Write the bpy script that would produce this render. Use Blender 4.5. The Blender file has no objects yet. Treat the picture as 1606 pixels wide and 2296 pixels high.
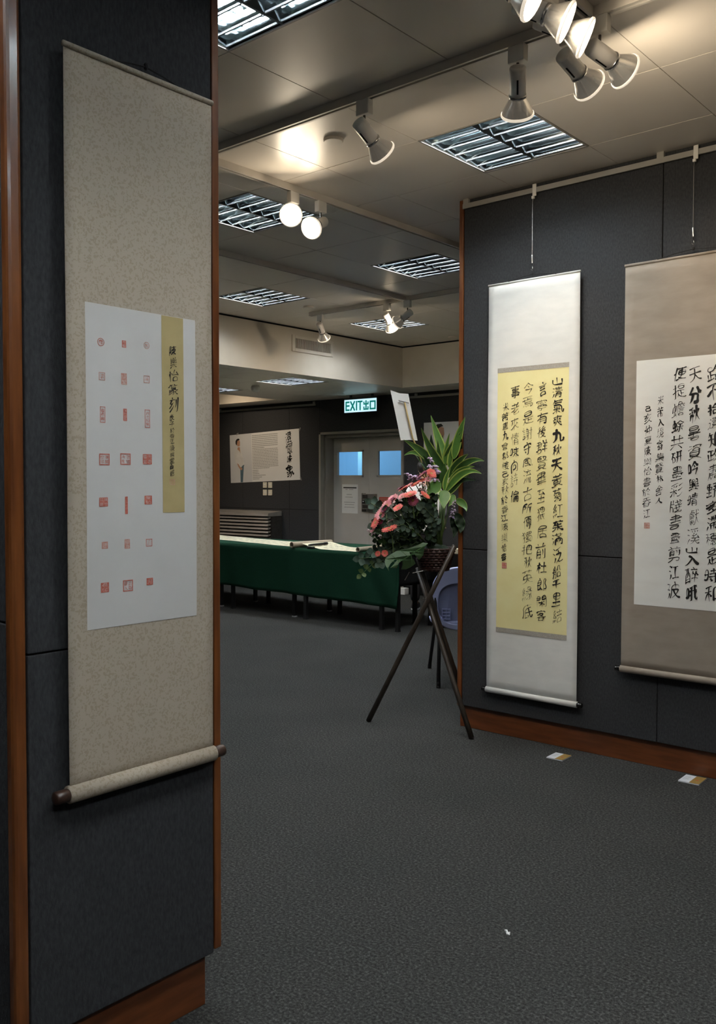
import bpy, bmesh, math, random
import numpy as np
from mathutils import Vector, Matrix
from mathutils.geometry import tessellate_polygon
from math import sin, cos, pi, radians, sqrt

SC = bpy.context.scene
COL = SC.collection
rnd = random.Random(7)

# ------------------------------------------------------------------ camera, world, exposure
CAM_F = Vector((-0.6510, 0.7584, -0.0325))          # looks along this
CAM_R = Vector((0.7587, 0.6514, 0.0013))
CAM_U = Vector((-0.0222, 0.0238, 0.9995))
cam = bpy.data.cameras.new('camera'); cam.sensor_fit = 'AUTO'; cam.sensor_width = 36.0; cam.lens = 32.12
cam.clip_start = 0.05; cam.clip_end = 60
cam_ob = bpy.data.objects.new('camera', cam); COL.objects.link(cam_ob)
Rm = Matrix((CAM_R, CAM_U, -CAM_F)).transposed()
cam_ob.matrix_world = Matrix.Translation((0, 0, 1.455)) @ Rm.to_4x4()
SC.camera = cam_ob

world = bpy.data.worlds.new('world'); SC.world = world; world.use_nodes = True
world.node_tree.nodes['Background'].inputs[0].default_value = (0.010, 0.010, 0.011, 1)
world.node_tree.nodes['Background'].inputs[1].default_value = 1.0
SC.view_settings.view_transform = 'Standard'; SC.view_settings.look = 'None'
SC.view_settings.gamma = 1.0; SC.view_settings.use_curve_mapping = False
SC.view_settings.exposure = 1.28

TUBE_NEAR = 46.0      # emission of fluorescent tubes
SPOT_W = 10.5         # each reflector lamp
LENS_E = 27.0

def spot(name, loc, d, watts, size=58, blend=0.75, col=(1.0, 0.80, 0.58), radius=0.045):
    l = bpy.data.lights.new(name, 'SPOT'); l.energy = watts; l.color = col
    l.spot_size = radians(size); l.spot_blend = blend; l.shadow_soft_size = radius
    o = bpy.data.objects.new(name, l); COL.objects.link(o)
    o.location = loc; o.rotation_euler = Vector(d).to_track_quat('-Z', 'Y').to_euler()
    return o

# ------------------------------------------------------------------ materials
MATS = {}
def mat(name, color, rough=0.6, metal=0.0, spec=0.5, var=0.0, scale=20.0, stretch=(1, 1, 1), bump=0.0, bscale=None,
        color2=None, coat=0.0, emit=None, estr=0.0, alpha=None, trans=0.0, contrast=None, detail=4.0, coords='Object', sheen=0.0):
    if name in MATS: return MATS[name]
    m = bpy.data.materials.new(name); m.use_nodes = True
    nt = m.node_tree; b = nt.nodes['Principled BSDF']
    b.inputs['Base Color'].default_value = (*color, 1); b.inputs['Roughness'].default_value = rough
    b.inputs['Metallic'].default_value = metal; b.inputs['Specular IOR Level'].default_value = spec
    if coat: b.inputs['Coat Weight'].default_value = coat; b.inputs['Coat Roughness'].default_value = 0.12
    if trans: b.inputs['Transmission Weight'].default_value = trans
    if sheen: b.inputs['Sheen Weight'].default_value = sheen
    if emit: b.inputs['Emission Color'].default_value = (*emit, 1); b.inputs['Emission Strength'].default_value = estr
    if color2 is not None or bump:
        tc = nt.nodes.new('ShaderNodeTexCoord'); mp = nt.nodes.new('ShaderNodeMapping')
        mp.inputs['Scale'].default_value = stretch
        nt.links.new(tc.outputs[coords], mp.inputs['Vector'])
    if color2 is not None:
        n = nt.nodes.new('ShaderNodeTexNoise'); n.inputs['Scale'].default_value = scale; n.inputs['Detail'].default_value = detail
        r = nt.nodes.new('ShaderNodeValToRGB')
        lo, hi = contrast or (0.35, 0.65)
        r.color_ramp.elements[0].position = lo; r.color_ramp.elements[1].position = hi
        r.color_ramp.elements[0].color = (*color, 1); r.color_ramp.elements[1].color = (*color2, 1)
        nt.links.new(mp.outputs[0], n.inputs['Vector']); nt.links.new(n.outputs['Fac'], r.inputs['Fac'])
        nt.links.new(r.outputs['Color'], b.inputs['Base Color'])
    if bump:
        n2 = nt.nodes.new('ShaderNodeTexNoise'); n2.inputs['Scale'].default_value = bscale or scale; n2.inputs['Detail'].default_value = 3
        bp = nt.nodes.new('ShaderNodeBump'); bp.inputs['Strength'].default_value = bump; bp.inputs['Distance'].default_value = 0.01
        nt.links.new(mp.outputs[0], n2.inputs['Vector']); nt.links.new(n2.outputs['Fac'], bp.inputs['Height'])
        nt.links.new(bp.outputs['Normal'], b.inputs['Normal'])
    MATS[name] = m
    return m

M_fabric = mat('grey_wall_fabric', (0.033, 0.034, 0.036), 0.95, spec=0.15, color2=(0.056, 0.057, 0.060), scale=150, stretch=(1, 1, .4), bump=.25, bscale=320, contrast=(.3, .7))
M_gap = mat('black_gap', (0.006, 0.006, 0.006), 0.9, spec=.1)
M_wood = mat('varnished_orange_wood', (0.125, 0.037, 0.010), 0.30, color2=(0.215, 0.070, 0.018), scale=9, stretch=(5, 5, .5), coat=.45, bump=.04, bscale=14)
M_woodh = mat('varnished_orange_baseboard', (0.12, 0.034, 0.010), 0.42, color2=(0.19, 0.058, 0.017), scale=7, stretch=(.8, .8, 6), coat=.2, bump=.04, bscale=14)
M_tile = mat('painted_metal_ceiling_tile', (0.82, 0.755, 0.67), 0.36, spec=.5, color2=(0.86, 0.795, 0.71), scale=1.2, bump=.015, bscale=3)
M_tbar = mat('ceiling_grid', (0.13, 0.12, 0.11), 0.6)
M_cream = mat('cream_plaster', (0.60, 0.54, 0.45), 0.75, spec=.3, color2=(0.65, 0.59, 0.50), scale=3, bump=.03, bscale=60)
M_track = mat('grey_track_metal', (0.76, 0.71, 0.64), 0.45, spec=.4, color2=(0.80, 0.75, 0.68), scale=8)
M_lampgrey = mat('grey_lamp_enamel', (0.84, 0.80, 0.75), 0.38, color2=(0.87, 0.83, 0.78), scale=12)
M_mount = mat('pale_adapter_plastic', (0.80, 0.77, 0.71), 0.5, color2=(0.84, 0.81, 0.75), scale=9)
M_black = mat('black_plastic', (0.008, 0.008, 0.009), 0.38, color2=(0.014, 0.014, 0.015), scale=15)
M_bulb = mat('silvered_reflector_glass', (0.74, 0.71, 0.65), 0.22, metal=.75, color2=(0.82, 0.79, 0.73), scale=18, emit=(1.0, 0.86, 0.68), estr=.028)
M_bulboff = mat('unlit_reflector_glass', (0.30, 0.29, 0.27), 0.24, metal=.6, color2=(.36, .35, .33), scale=18)
M_lens = mat('glowing_lamp_lens', (0.9, 0.85, 0.75), 0.3, emit=(1.0, 0.84, 0.62), estr=LENS_E)
M_lensoff = mat('dark_lamp_lens', (0.25, 0.24, 0.22), 0.15, color2=(.3, .29, .27), scale=10)
M_rim = mat('lamp_glass_rim', (0.75, 0.70, 0.62), 0.18, color2=(.8, .76, .7), scale=9, emit=(1.0, 0.86, 0.68), estr=.28)
M_mirror = mat('mirror_reflector_aluminium', (0.40, 0.47, 0.49), 0.09, metal=1.0, color2=(0.48, 0.55, 0.57), scale=4)
M_blade = mat('satin_louvre_blade', (0.44, 0.46, 0.48), 0.26, metal=.75, color2=(0.50, 0.52, 0.54), scale=4)
M_tube = mat('fluorescent_tube_glow', (0.9, 0.95, 1.0), 0.4, emit=(0.97, 0.98, 1.0), estr=TUBE_NEAR)
M_trofrim = mat('ceiling_light_rim', (0.30, 0.28, 0.25), 0.5, color2=(.34, .32, .29), scale=5)
M_whitemetal = mat('white_enamel', (0.70, 0.70, 0.68), 0.4, color2=(.74, .74, .72), scale=5)

def carpet_mat():
    m = bpy.data.materials.new('grey_loop_carpet'); m.use_nodes = True
    nt = m.node_tree; b = nt.nodes['Principled BSDF']
    b.inputs['Roughness'].default_value = 0.97; b.inputs['Specular IOR Level'].default_value = .08
    tc = nt.nodes.new('ShaderNodeTexCoord')
    n1 = nt.nodes.new('ShaderNodeTexNoise'); n1.inputs['Scale'].default_value = 105; n1.inputs['Detail'].default_value = 5; n1.inputs['Roughness'].default_value = .75
    n2 = nt.nodes.new('ShaderNodeTexNoise'); n2.inputs['Scale'].default_value = 1.6; n2.inputs['Detail'].default_value = 3
    r1 = nt.nodes.new('ShaderNodeValToRGB')
    e = r1.color_ramp.elements
    e[0].position = .34; e[0].color = (0.020, 0.020, 0.0195, 1); e[1].position = .72; e[1].color = (0.160, 0.159, 0.152, 1)
    k = e.new(.52); k.color = (0.058, 0.058, 0.0555, 1)
    r2 = nt.nodes.new('ShaderNodeValToRGB')
    r2.color_ramp.elements[0].position = .3; r2.color_ramp.elements[0].color = (.86, .88, .87, 1)
    r2.color_ramp.elements[1].position = .7; r2.color_ramp.elements[1].color = (1.05, 1.04, 1.03, 1)
    mx = nt.nodes.new('ShaderNodeMixRGB'); mx.blend_type = 'MULTIPLY'; mx.inputs[0].default_value = 1
    for n in (n1, n2): nt.links.new(tc.outputs['Object'], n.inputs['Vector'])
    nt.links.new(n1.outputs['Fac'], r1.inputs[0]); nt.links.new(n2.outputs['Fac'], r2.inputs[0])
    nt.links.new(r1.outputs[0], mx.inputs[1]); nt.links.new(r2.outputs[0], mx.inputs[2]); nt.links.new(mx.outputs[0], b.inputs['Base Color'])
    bp = nt.nodes.new('ShaderNodeBump'); bp.inputs['Strength'].default_value = .7; bp.inputs['Distance'].default_value = .012
    nt.links.new(n1.outputs['Fac'], bp.inputs['Height']); nt.links.new(bp.outputs[0], b.inputs['Normal'])
    return m
M_carpet = carpet_mat()

def brocade_mat(name, c1, c2, scale):
    m = bpy.data.materials.new(name); m.use_nodes = True
    nt = m.node_tree; b = nt.nodes['Principled BSDF']; b.inputs['Roughness'].default_value = .7; b.inputs['Specular IOR Level'].default_value = .3
    tc = nt.nodes.new('ShaderNodeTexCoord'); w = nt.nodes.new('ShaderNodeTexNoise'); w.inputs['Scale'].default_value = scale * .6
    ad = nt.nodes.new('ShaderNodeMixRGB'); ad.blend_type = 'ADD'; ad.inputs[0].default_value = .035
    v = nt.nodes.new('ShaderNodeTexVoronoi'); v.inputs['Scale'].default_value = scale
    n = nt.nodes.new('ShaderNodeTexNoise'); n.inputs['Scale'].default_value = scale * 1.5; n.inputs['Detail'].default_value = 1.5
    mx = nt.nodes.new('ShaderNodeMath'); mx.operation = 'ADD'
    r = nt.nodes.new('ShaderNodeValToRGB')
    r.color_ramp.elements[0].position = .84; r.color_ramp.elements[0].color = (*c1, 1)
    r.color_ramp.elements[1].position = .96; r.color_ramp.elements[1].color = (*c2, 1)
    nt.links.new(tc.outputs['Object'], w.inputs['Vector']); nt.links.new(tc.outputs['Object'], ad.inputs[1]); nt.links.new(w.outputs['Color'], ad.inputs[2])
    nt.links.new(ad.outputs[0], v.inputs['Vector']); nt.links.new(tc.outputs['Object'], n.inputs['Vector'])
    nt.links.new(v.outputs['Distance'], mx.inputs[0]); nt.links.new(n.outputs['Fac'], mx.inputs[1]); nt.links.new(mx.outputs[0], r.inputs[0])
    nt.links.new(r.outputs[0], b.inputs['Base Color'])
    return m
M_brocade = brocade_mat('beige_brocade_silk', (0.405, 0.335, 0.240), (0.475, 0.405, 0.315), 105)
M_brocade_grey = brocade_mat('pale_grey_brocade_band', (0.43, 0.40, 0.345), (0.36, 0.33, 0.28), 130)
M_scrollwhite = mat('off_white_scroll_backing', (0.70, 0.70, 0.67), 0.8, spec=.2, color2=(0.76, 0.755, 0.72), scale=7, stretch=(1, 1, 3), bump=.05, bscale=9)
M_scrolltan = mat('taupe_scroll_silk', (0.275, 0.230, 0.185), 0.75, spec=.25, color2=(0.325, 0.272, 0.220), scale=6, stretch=(1, 1, 3), bump=.06, bscale=9)
M_paper = mat('white_rice_paper', (0.78, 0.765, 0.72), 0.85, spec=.2, color2=(0.82, 0.81, 0.765), scale=5, stretch=(1, 1, 3), bump=.03, bscale=12)
M_paperdim = mat('greyish_rice_paper', (0.64, 0.62, 0.59), 0.85, spec=.2, color2=(0.68, 0.66, 0.63), scale=5, bump=.03, bscale=12)
M_yellow = mat('yellow_calligraphy_paper', (0.80, 0.715, 0.345), 0.8, spec=.2, color2=(0.84, 0.765, 0.40), scale=6, bump=.03, bscale=12)
M_ochre = mat('ochre_paper_strip', (0.45, 0.36, 0.165), 0.8, spec=.2, color2=(0.50, 0.40, 0.19), scale=14)
M_ink = mat('black_ink', (0.010, 0.009, 0.009), 0.6, spec=.3, color2=(0.022, 0.020, 0.019), scale=30)
M_seal = mat('red_seal_ink', (0.50, 0.115, 0.075), 0.7, color2=(0.62, 0.22, 0.16), scale=160, contrast=(.38, .66))
M_sealpale = mat('pale_red_seal_ink', (0.55, 0.24, 0.18), 0.7, color2=(0.62, 0.38, 0.31), scale=160, contrast=(.38, .66))
M_rodwood = mat('dark_roller_wood', (0.038, 0.020, 0.014), 0.35, color2=(0.065, 0.034, 0.022), scale=25, stretch=(1, 6, 6))
M_rodblack = mat('black_lacquer_knob', (0.006, 0.006, 0.006), 0.2, color2=(.01, .01, .01), scale=20, coat=.4)
M_steel = mat('bright_steel', (0.62, 0.62, 0.62), 0.25, metal=1.0, color2=(.7, .7, .7), scale=30)
M_cord = mat('black_cord', (0.01, 0.01, 0.01), 0.8, color2=(.016, .016, .016), scale=90)
M_rail = mat('painted_hanging_rail', (0.34, 0.325, 0.29), 0.5, color2=(0.38, 0.36, 0.32), scale=8)
M_cloth = mat('dark_green_felt', (0.0095, 0.042, 0.023), 0.92, spec=.1, color2=(0.012, 0.051, 0.029), scale=180, bump=.2, bscale=260)
M_blackcloth = mat('black_table_cloth', (0.006, 0.006, 0.006), 0.9, spec=.15, color2=(.009, .009, .009), scale=120)
M_legblack = mat('black_table_steel', (0.010, 0.010, 0.010), 0.5, color2=(.015, .015, .015), scale=20)
M_cap = mat('pale_foot_cap', (0.45, 0.45, 0.44), 0.5, color2=(.5, .5, .49), scale=20)
M_handscroll = mat('cream_handscroll_paper', (0.66, 0.61, 0.44), 0.85, color2=(0.70, 0.65, 0.48), scale=9)
M_rollpaper = mat('brown_roll_paper', (0.34, 0.285, 0.21), 0.8, color2=(0.38, 0.32, 0.24), scale=12)
M_doorpaint = mat('putty_door_paint', (0.47, 0.44, 0.40), 0.55, color2=(0.50, 0.47, 0.43), scale=3, bump=.03, bscale=120)
M_frame = mat('grey_door_frame_paint', (0.27, 0.25, 0.215), 0.5, color2=(0.30, 0.275, 0.24), scale=5)
M_lock = mat('brushed_grey_metal', (0.30, 0.28, 0.25), 0.35, metal=.7, color2=(0.36, 0.34, 0.31), scale=40, stretch=(1, 1, 8))
M_lockdark = mat('dark_metal_plate', (0.085, 0.078, 0.068), 0.4, metal=.6, color2=(0.11, 0.10, 0.09), scale=20)
M_red = mat('red_notice_print', (0.55, 0.060, 0.035), 0.5, color2=(0.60, 0.08, 0.05), scale=10)
M_white = mat('white_notice_paper', (0.72, 0.72, 0.70), 0.8, color2=(.76, .76, .74), scale=8)
M_print = mat('printed_poster_white', (0.74, 0.735, 0.72), 0.45, color2=(0.77, 0.765, 0.75), scale=3)
M_printgrey = mat('printed_poster_grey_background', (0.60, 0.61, 0.625), 0.45, color2=(0.66, 0.665, 0.675), scale=2)
M_smallink = mat('small_printed_text', (0.30, 0.295, 0.285), 0.6, color2=(.36, .355, .345), scale=60)
M_skinprint = mat('printed_skin', (0.45, 0.245, 0.155), 0.5, color2=(.5, .28, .18), scale=14)
M_jeanprint = mat('printed_denim', (0.075, 0.13, 0.165), 0.5, color2=(.1, .16, .2), scale=14)
M_shirtprint = mat('printed_white_shirt', (0.62, 0.615, 0.60), 0.5, color2=(.70, .695, .68), scale=9)
M_hairprint = mat('printed_black_hair', (0.018, 0.015, 0.013), 0.5, color2=(.03, .025, .02), scale=20)
M_switch = mat('ivory_switch_plastic', (0.70, 0.66, 0.54), 0.4, color2=(.74, .70, .58), scale=9)
M_louvre = mat('brushed_steel_louvre', (0.40, 0.37, 0.33), 0.42, metal=.4, color2=(0.52, 0.48, 0.43), scale=5, stretch=(.6, 2, 8))
M_exitface = mat('lit_exit_sign_face', (0.6, 0.9, 1.0), 0.4, emit=(0.60, 0.88, 1.0), estr=0.42)
M_exitink = mat('exit_sign_green', (0.01, 0.30, 0.24), 0.5, emit=(0.005, 0.22, 0.19), estr=0.26)
M_exitbox = mat('dark_sign_housing', (0.035, 0.035, 0.035), 0.5, color2=(.05, .05, .05), scale=10)
M_blue = mat('blue_corridor_paint', (0.14, 0.36, 0.58), 0.6, color2=(0.15, 0.375, 0.60), scale=2)
M_paleblue = mat('pale_blue_corridor_paint', (0.25, 0.62, 0.90), 0.6, color2=(0.28, 0.65, 0.92), scale=2)
M_glass = mat('door_glass', (0.95, 0.97, 1.0), 0.03, trans=1.0)
M_gold = mat('gold_label_print', (0.27, 0.165, 0.04), 0.5, color2=(0.32, 0.20, 0.055), scale=90)
M_cardwhite = mat('white_label_card', (0.62, 0.64, 0.68), 0.6, color2=(.66, .68, .72), scale=15)
M_chair = mat('lilac_blue_plastic', (0.42, 0.46, 0.72), 0.42, color2=(0.46, 0.50, 0.76), scale=5)
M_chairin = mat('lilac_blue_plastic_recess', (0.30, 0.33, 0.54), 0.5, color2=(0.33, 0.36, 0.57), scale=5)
M_bamboo = mat('pale_bamboo', (0.48, 0.34, 0.13), 0.5, color2=(0.55, 0.40, 0.17), scale=12, stretch=(4, 4, 1))
M_standwood = mat('dark_stained_bamboo', (0.022, 0.016, 0.011), 0.45, color2=(0.045, 0.034, 0.024), scale=14, stretch=(5, 5, .7))
M_wicker = mat('dark_red_wicker', (0.022, 0.007, 0.006), 0.5, color2=(0.045, 0.014, 0.011), scale=45)
M_leaf = mat('deep_green_leaf', (0.024, 0.075, 0.014), 0.42, color2=(0.042, 0.110, 0.024), scale=22, stretch=(1, 1, .5))
M_monstera = mat('dark_monstera_leaf', (0.030, 0.072, 0.026), 0.5, color2=(0.042, 0.092, 0.034), scale=22)
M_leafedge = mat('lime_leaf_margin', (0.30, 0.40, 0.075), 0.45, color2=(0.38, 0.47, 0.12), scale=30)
M_leafmid = mat('mid_green_leaf', (0.055, 0.150, 0.024), 0.42, color2=(0.080, 0.195, 0.036), scale=22)  # lighter green hue of some of the leaves
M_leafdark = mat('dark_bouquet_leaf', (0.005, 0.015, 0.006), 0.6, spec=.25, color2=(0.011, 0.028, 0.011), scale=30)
M_euca = mat('grey_green_eucalyptus', (0.030, 0.058, 0.040), 0.65, spec=.3, color2=(0.070, 0.110, 0.082), scale=35)
M_stem = mat('green_stem', (0.060, 0.105, 0.025), 0.5, color2=(.08, .13, .035), scale=40)
M_coral = mat('coral_petal', (0.60, 0.085, 0.060), 0.55, color2=(0.66, 0.15, 0.12), scale=40)
M_pink = mat('dusty_pink_petal', (0.66, 0.20, 0.22), 0.55, color2=(0.72, 0.30, 0.31), scale=40)
M_magenta = mat('wine_magenta_petal', (0.17, 0.008, 0.040), 0.55, color2=(0.24, 0.015, 0.06), scale=40)
M_lilac = mat('lilac_petal', (0.36, 0.25, 0.44), 0.6, color2=(0.60, 0.50, 0.62), scale=60)
M_palepink = mat('pale_pink_petal', (0.66, 0.42, 0.44), 0.6, color2=(0.78, 0.66, 0.62), scale=60)
M_flowereye = mat('gerbera_eye', (0.30, 0.16, 0.05), 0.7, color2=(.4, .22, .07), scale=90)
M_skin = mat('skin', (0.46, 0.27, 0.18), 0.5, color2=(0.50, 0.30, 0.20), scale=12)
M_hair = mat('black_hair', (0.008, 0.007, 0.007), 0.6, color2=(.014, .012, .012), scale=60, stretch=(1, 1, .25), bump=.5, bscale=90)
M_shirt = mat('white_shirt_cloth', (0.66, 0.66, 0.68), 0.85, color2=(0.72, 0.72, 0.74), scale=12, bump=.1, bscale=30)
M_trouser = mat('black_trouser_cloth', (0.010, 0.010, 0.012), 0.9, color2=(.015, .015, .017), scale=30)
M_shoe = mat('dark_shoe', (0.012, 0.012, 0.013), 0.5, color2=(.02, .02, .02), scale=20)
M_sole = mat('white_shoe_sole', (0.6, 0.6, 0.6), 0.6, color2=(.65, .65, .65), scale=20)
M_scrap = mat('crumpled_white_paper', (0.65, 0.65, 0.64), 0.8, color2=(.7, .7, .69), scale=60)
M_tape = mat('clear_tape', (0.22, 0.215, 0.20), 0.2, color2=(.26, .25, .24), scale=40)
M_greycase = mat('grey_box_file', (0.20, 0.20, 0.21), 0.4, color2=(.24, .24, .25), scale=10)

# ------------------------------------------------------------------ mesh building
WM = {}
class MB:
    def __init__(s): s.v = []; s.f = []; s.m = []
    def quad(s, a, b, c, d, mi=0):
        n = len(s.v); s.v += [Vector(a), Vector(b), Vector(c), Vector(d)]; s.f.append((n, n+1, n+2, n+3)); s.m.append(mi)
    def poly(s, pts, mi=0):
        n = len(s.v); s.v += [Vector(p) for p in pts]; s.f.append(tuple(range(n, n+len(pts)))); s.m.append(mi)
    def box(s, x0, x1, y0, y1, z0, z1, mi=0, M=None):
        c = [Vector((x, y, z)) for z in (z0, z1) for y in (y0, y1) for x in (x0, x1)]
        if M is not None: c = [M @ p for p in c]
        n = len(s.v); s.v += c
        for q in ((0, 2, 3, 1), (4, 5, 7, 6), (0, 1, 5, 4), (2, 6, 7, 3), (0, 4, 6, 2), (1, 3, 7, 5)):
            s.f.append(tuple(n+i for i in q)); s.m.append(mi)
    def rings(s, rings, mi=0, cap0=True, cap1=True, closed=True):
        n0 = len(s.v); k = len(rings[0])
        for r in rings: s.v += [Vector(p) for p in r]
        for i in range(len(rings)-1):
            for j in range(k if closed else k-1):
                a = n0+i*k+j; b = n0+i*k+(j+1) % k
                s.f.append((a, b, b+k, a+k)); s.m.append(mi)
        if cap0 and k > 2: s.f.append(tuple(n0+j for j in range(k-1, -1, -1))); s.m.append(mi)
        if cap1 and k > 2: s.f.append(tuple(n0+(len(rings)-1)*k+j for j in range(k))); s.m.append(mi)
    def tube(s, pts, r, n=10, mi=0, caps=True):
        pts = [Vector(p) for p in pts]
        if not isinstance(r, (list, tuple)): r = [r]*len(pts)
        rg = []; up = None
        for i, p in enumerate(pts):
            t = (pts[min(i+1, len(pts)-1)]-pts[max(i-1, 0)])
            t = t.normalized() if t.length > 1e-9 else Vector((0, 0, 1))
            if up is None: up = Vector((0, 0, 1)) if abs(t.z) < .9 else Vector((1, 0, 0))
            x = t.cross(up); x = x.normalized() if x.length > 1e-6 else t.orthogonal().normalized()
            y = x.cross(t).normalized(); up = y
            rg.append([p+(x*cos(2*pi*j/n)+y*sin(2*pi*j/n))*r[i] for j in range(n)])
        s.rings(rg, mi, caps, caps)
    def lathe(s, prof, M=None, n=20, mi=0, caps=True):     # prof: (radius, z)
        M = M or Matrix()
        rg = [[M @ Vector((max(r, 1e-5)*cos(2*pi*j/n), max(r, 1e-5)*sin(2*pi*j/n), z)) for j in range(n)] for r, z in prof]
        s.rings(rg, mi, caps, caps)
    def ball(s, c, r, n=8, mi=0, sq=(1, 1, 1)):
        c = Vector(c)
        rg = []
        for i in range(1, n):
            a = pi*i/n
            rg.append([c+Vector((r*sq[0]*sin(a)*cos(2*pi*j/n), r*sq[1]*sin(a)*sin(2*pi*j/n), -r*sq[2]*cos(a))) for j in range(n)])
        s.rings(rg, mi)
    def grid(s, P, mi=0):                                   # P[i][j] points
        n0 = len(s.v); k = len(P[0])
        for r in P: s.v += [Vector(p) for p in r]
        for i in range(len(P)-1):
            for j in range(k-1):
                a = n0+i*k+j; s.f.append((a, a+1, a+k+1, a+k)); s.m.append(mi if not callable(mi) else mi(i, j))
    def build(s, name, mats, parent=None, smooth=False, bevel=0, solid=0, subsurf=0):
        if not isinstance(mats, (list, tuple)): mats = [mats]
        me = bpy.data.meshes.new(name)
        v = s.v
        if parent is not None:
            iv = WM[parent.name].inverted(); v = [iv @ p for p in v]
        me.from_pydata([tuple(p) for p in v], [], s.f)
        for m in mats: me.materials.append(m)
        me.polygons.foreach_set('material_index', s.m)
        if smooth: me.polygons.foreach_set('use_smooth', [True]*len(me.polygons))
        me.update()
        o = bpy.data.objects.new(name, me); COL.objects.link(o)
        if parent is not None: o.parent = parent; WM[o.name] = WM[parent.name]
        else: WM[o.name] = Matrix()
        if solid:
            d = o.modifiers.new('thickness', 'SOLIDIFY'); d.thickness = solid; d.offset = 0
        if bevel:
            d = o.modifiers.new('bevel', 'BEVEL'); d.width = bevel; d.segments = 2; d.limit_method = 'ANGLE'; d.angle_limit = radians(40)
        if subsurf:
            d = o.modifiers.new('subsurf', 'SUBSURF'); d.levels = subsurf; d.render_levels = subsurf
        return o

def tag(o, label, cat, group=None):
    o['label'] = label; o['category'] = cat
    if group: o['group'] = group
    return o
def struct(o, label=None):
    o['kind'] = 'structure'
    if label: o['label'] = label
    return o
def thing(name, loc, label, cat, group=None, rz=0.0):
    o = bpy.data.objects.new(name, None); COL.objects.link(o); o.location = loc; o.rotation_euler = (0, 0, rz)
    o.empty_display_size = .1
    WM[o.name] = Matrix.Translation(loc) @ Matrix.Rotation(rz, 4, 'Z')
    return tag(o, label, cat, group)
def orient(d, up=(0, 0, 1)):                                 # matrix whose -Z looks along d
    return Vector(d).to_track_quat('-Z', 'Y').to_matrix().to_4x4()
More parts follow.
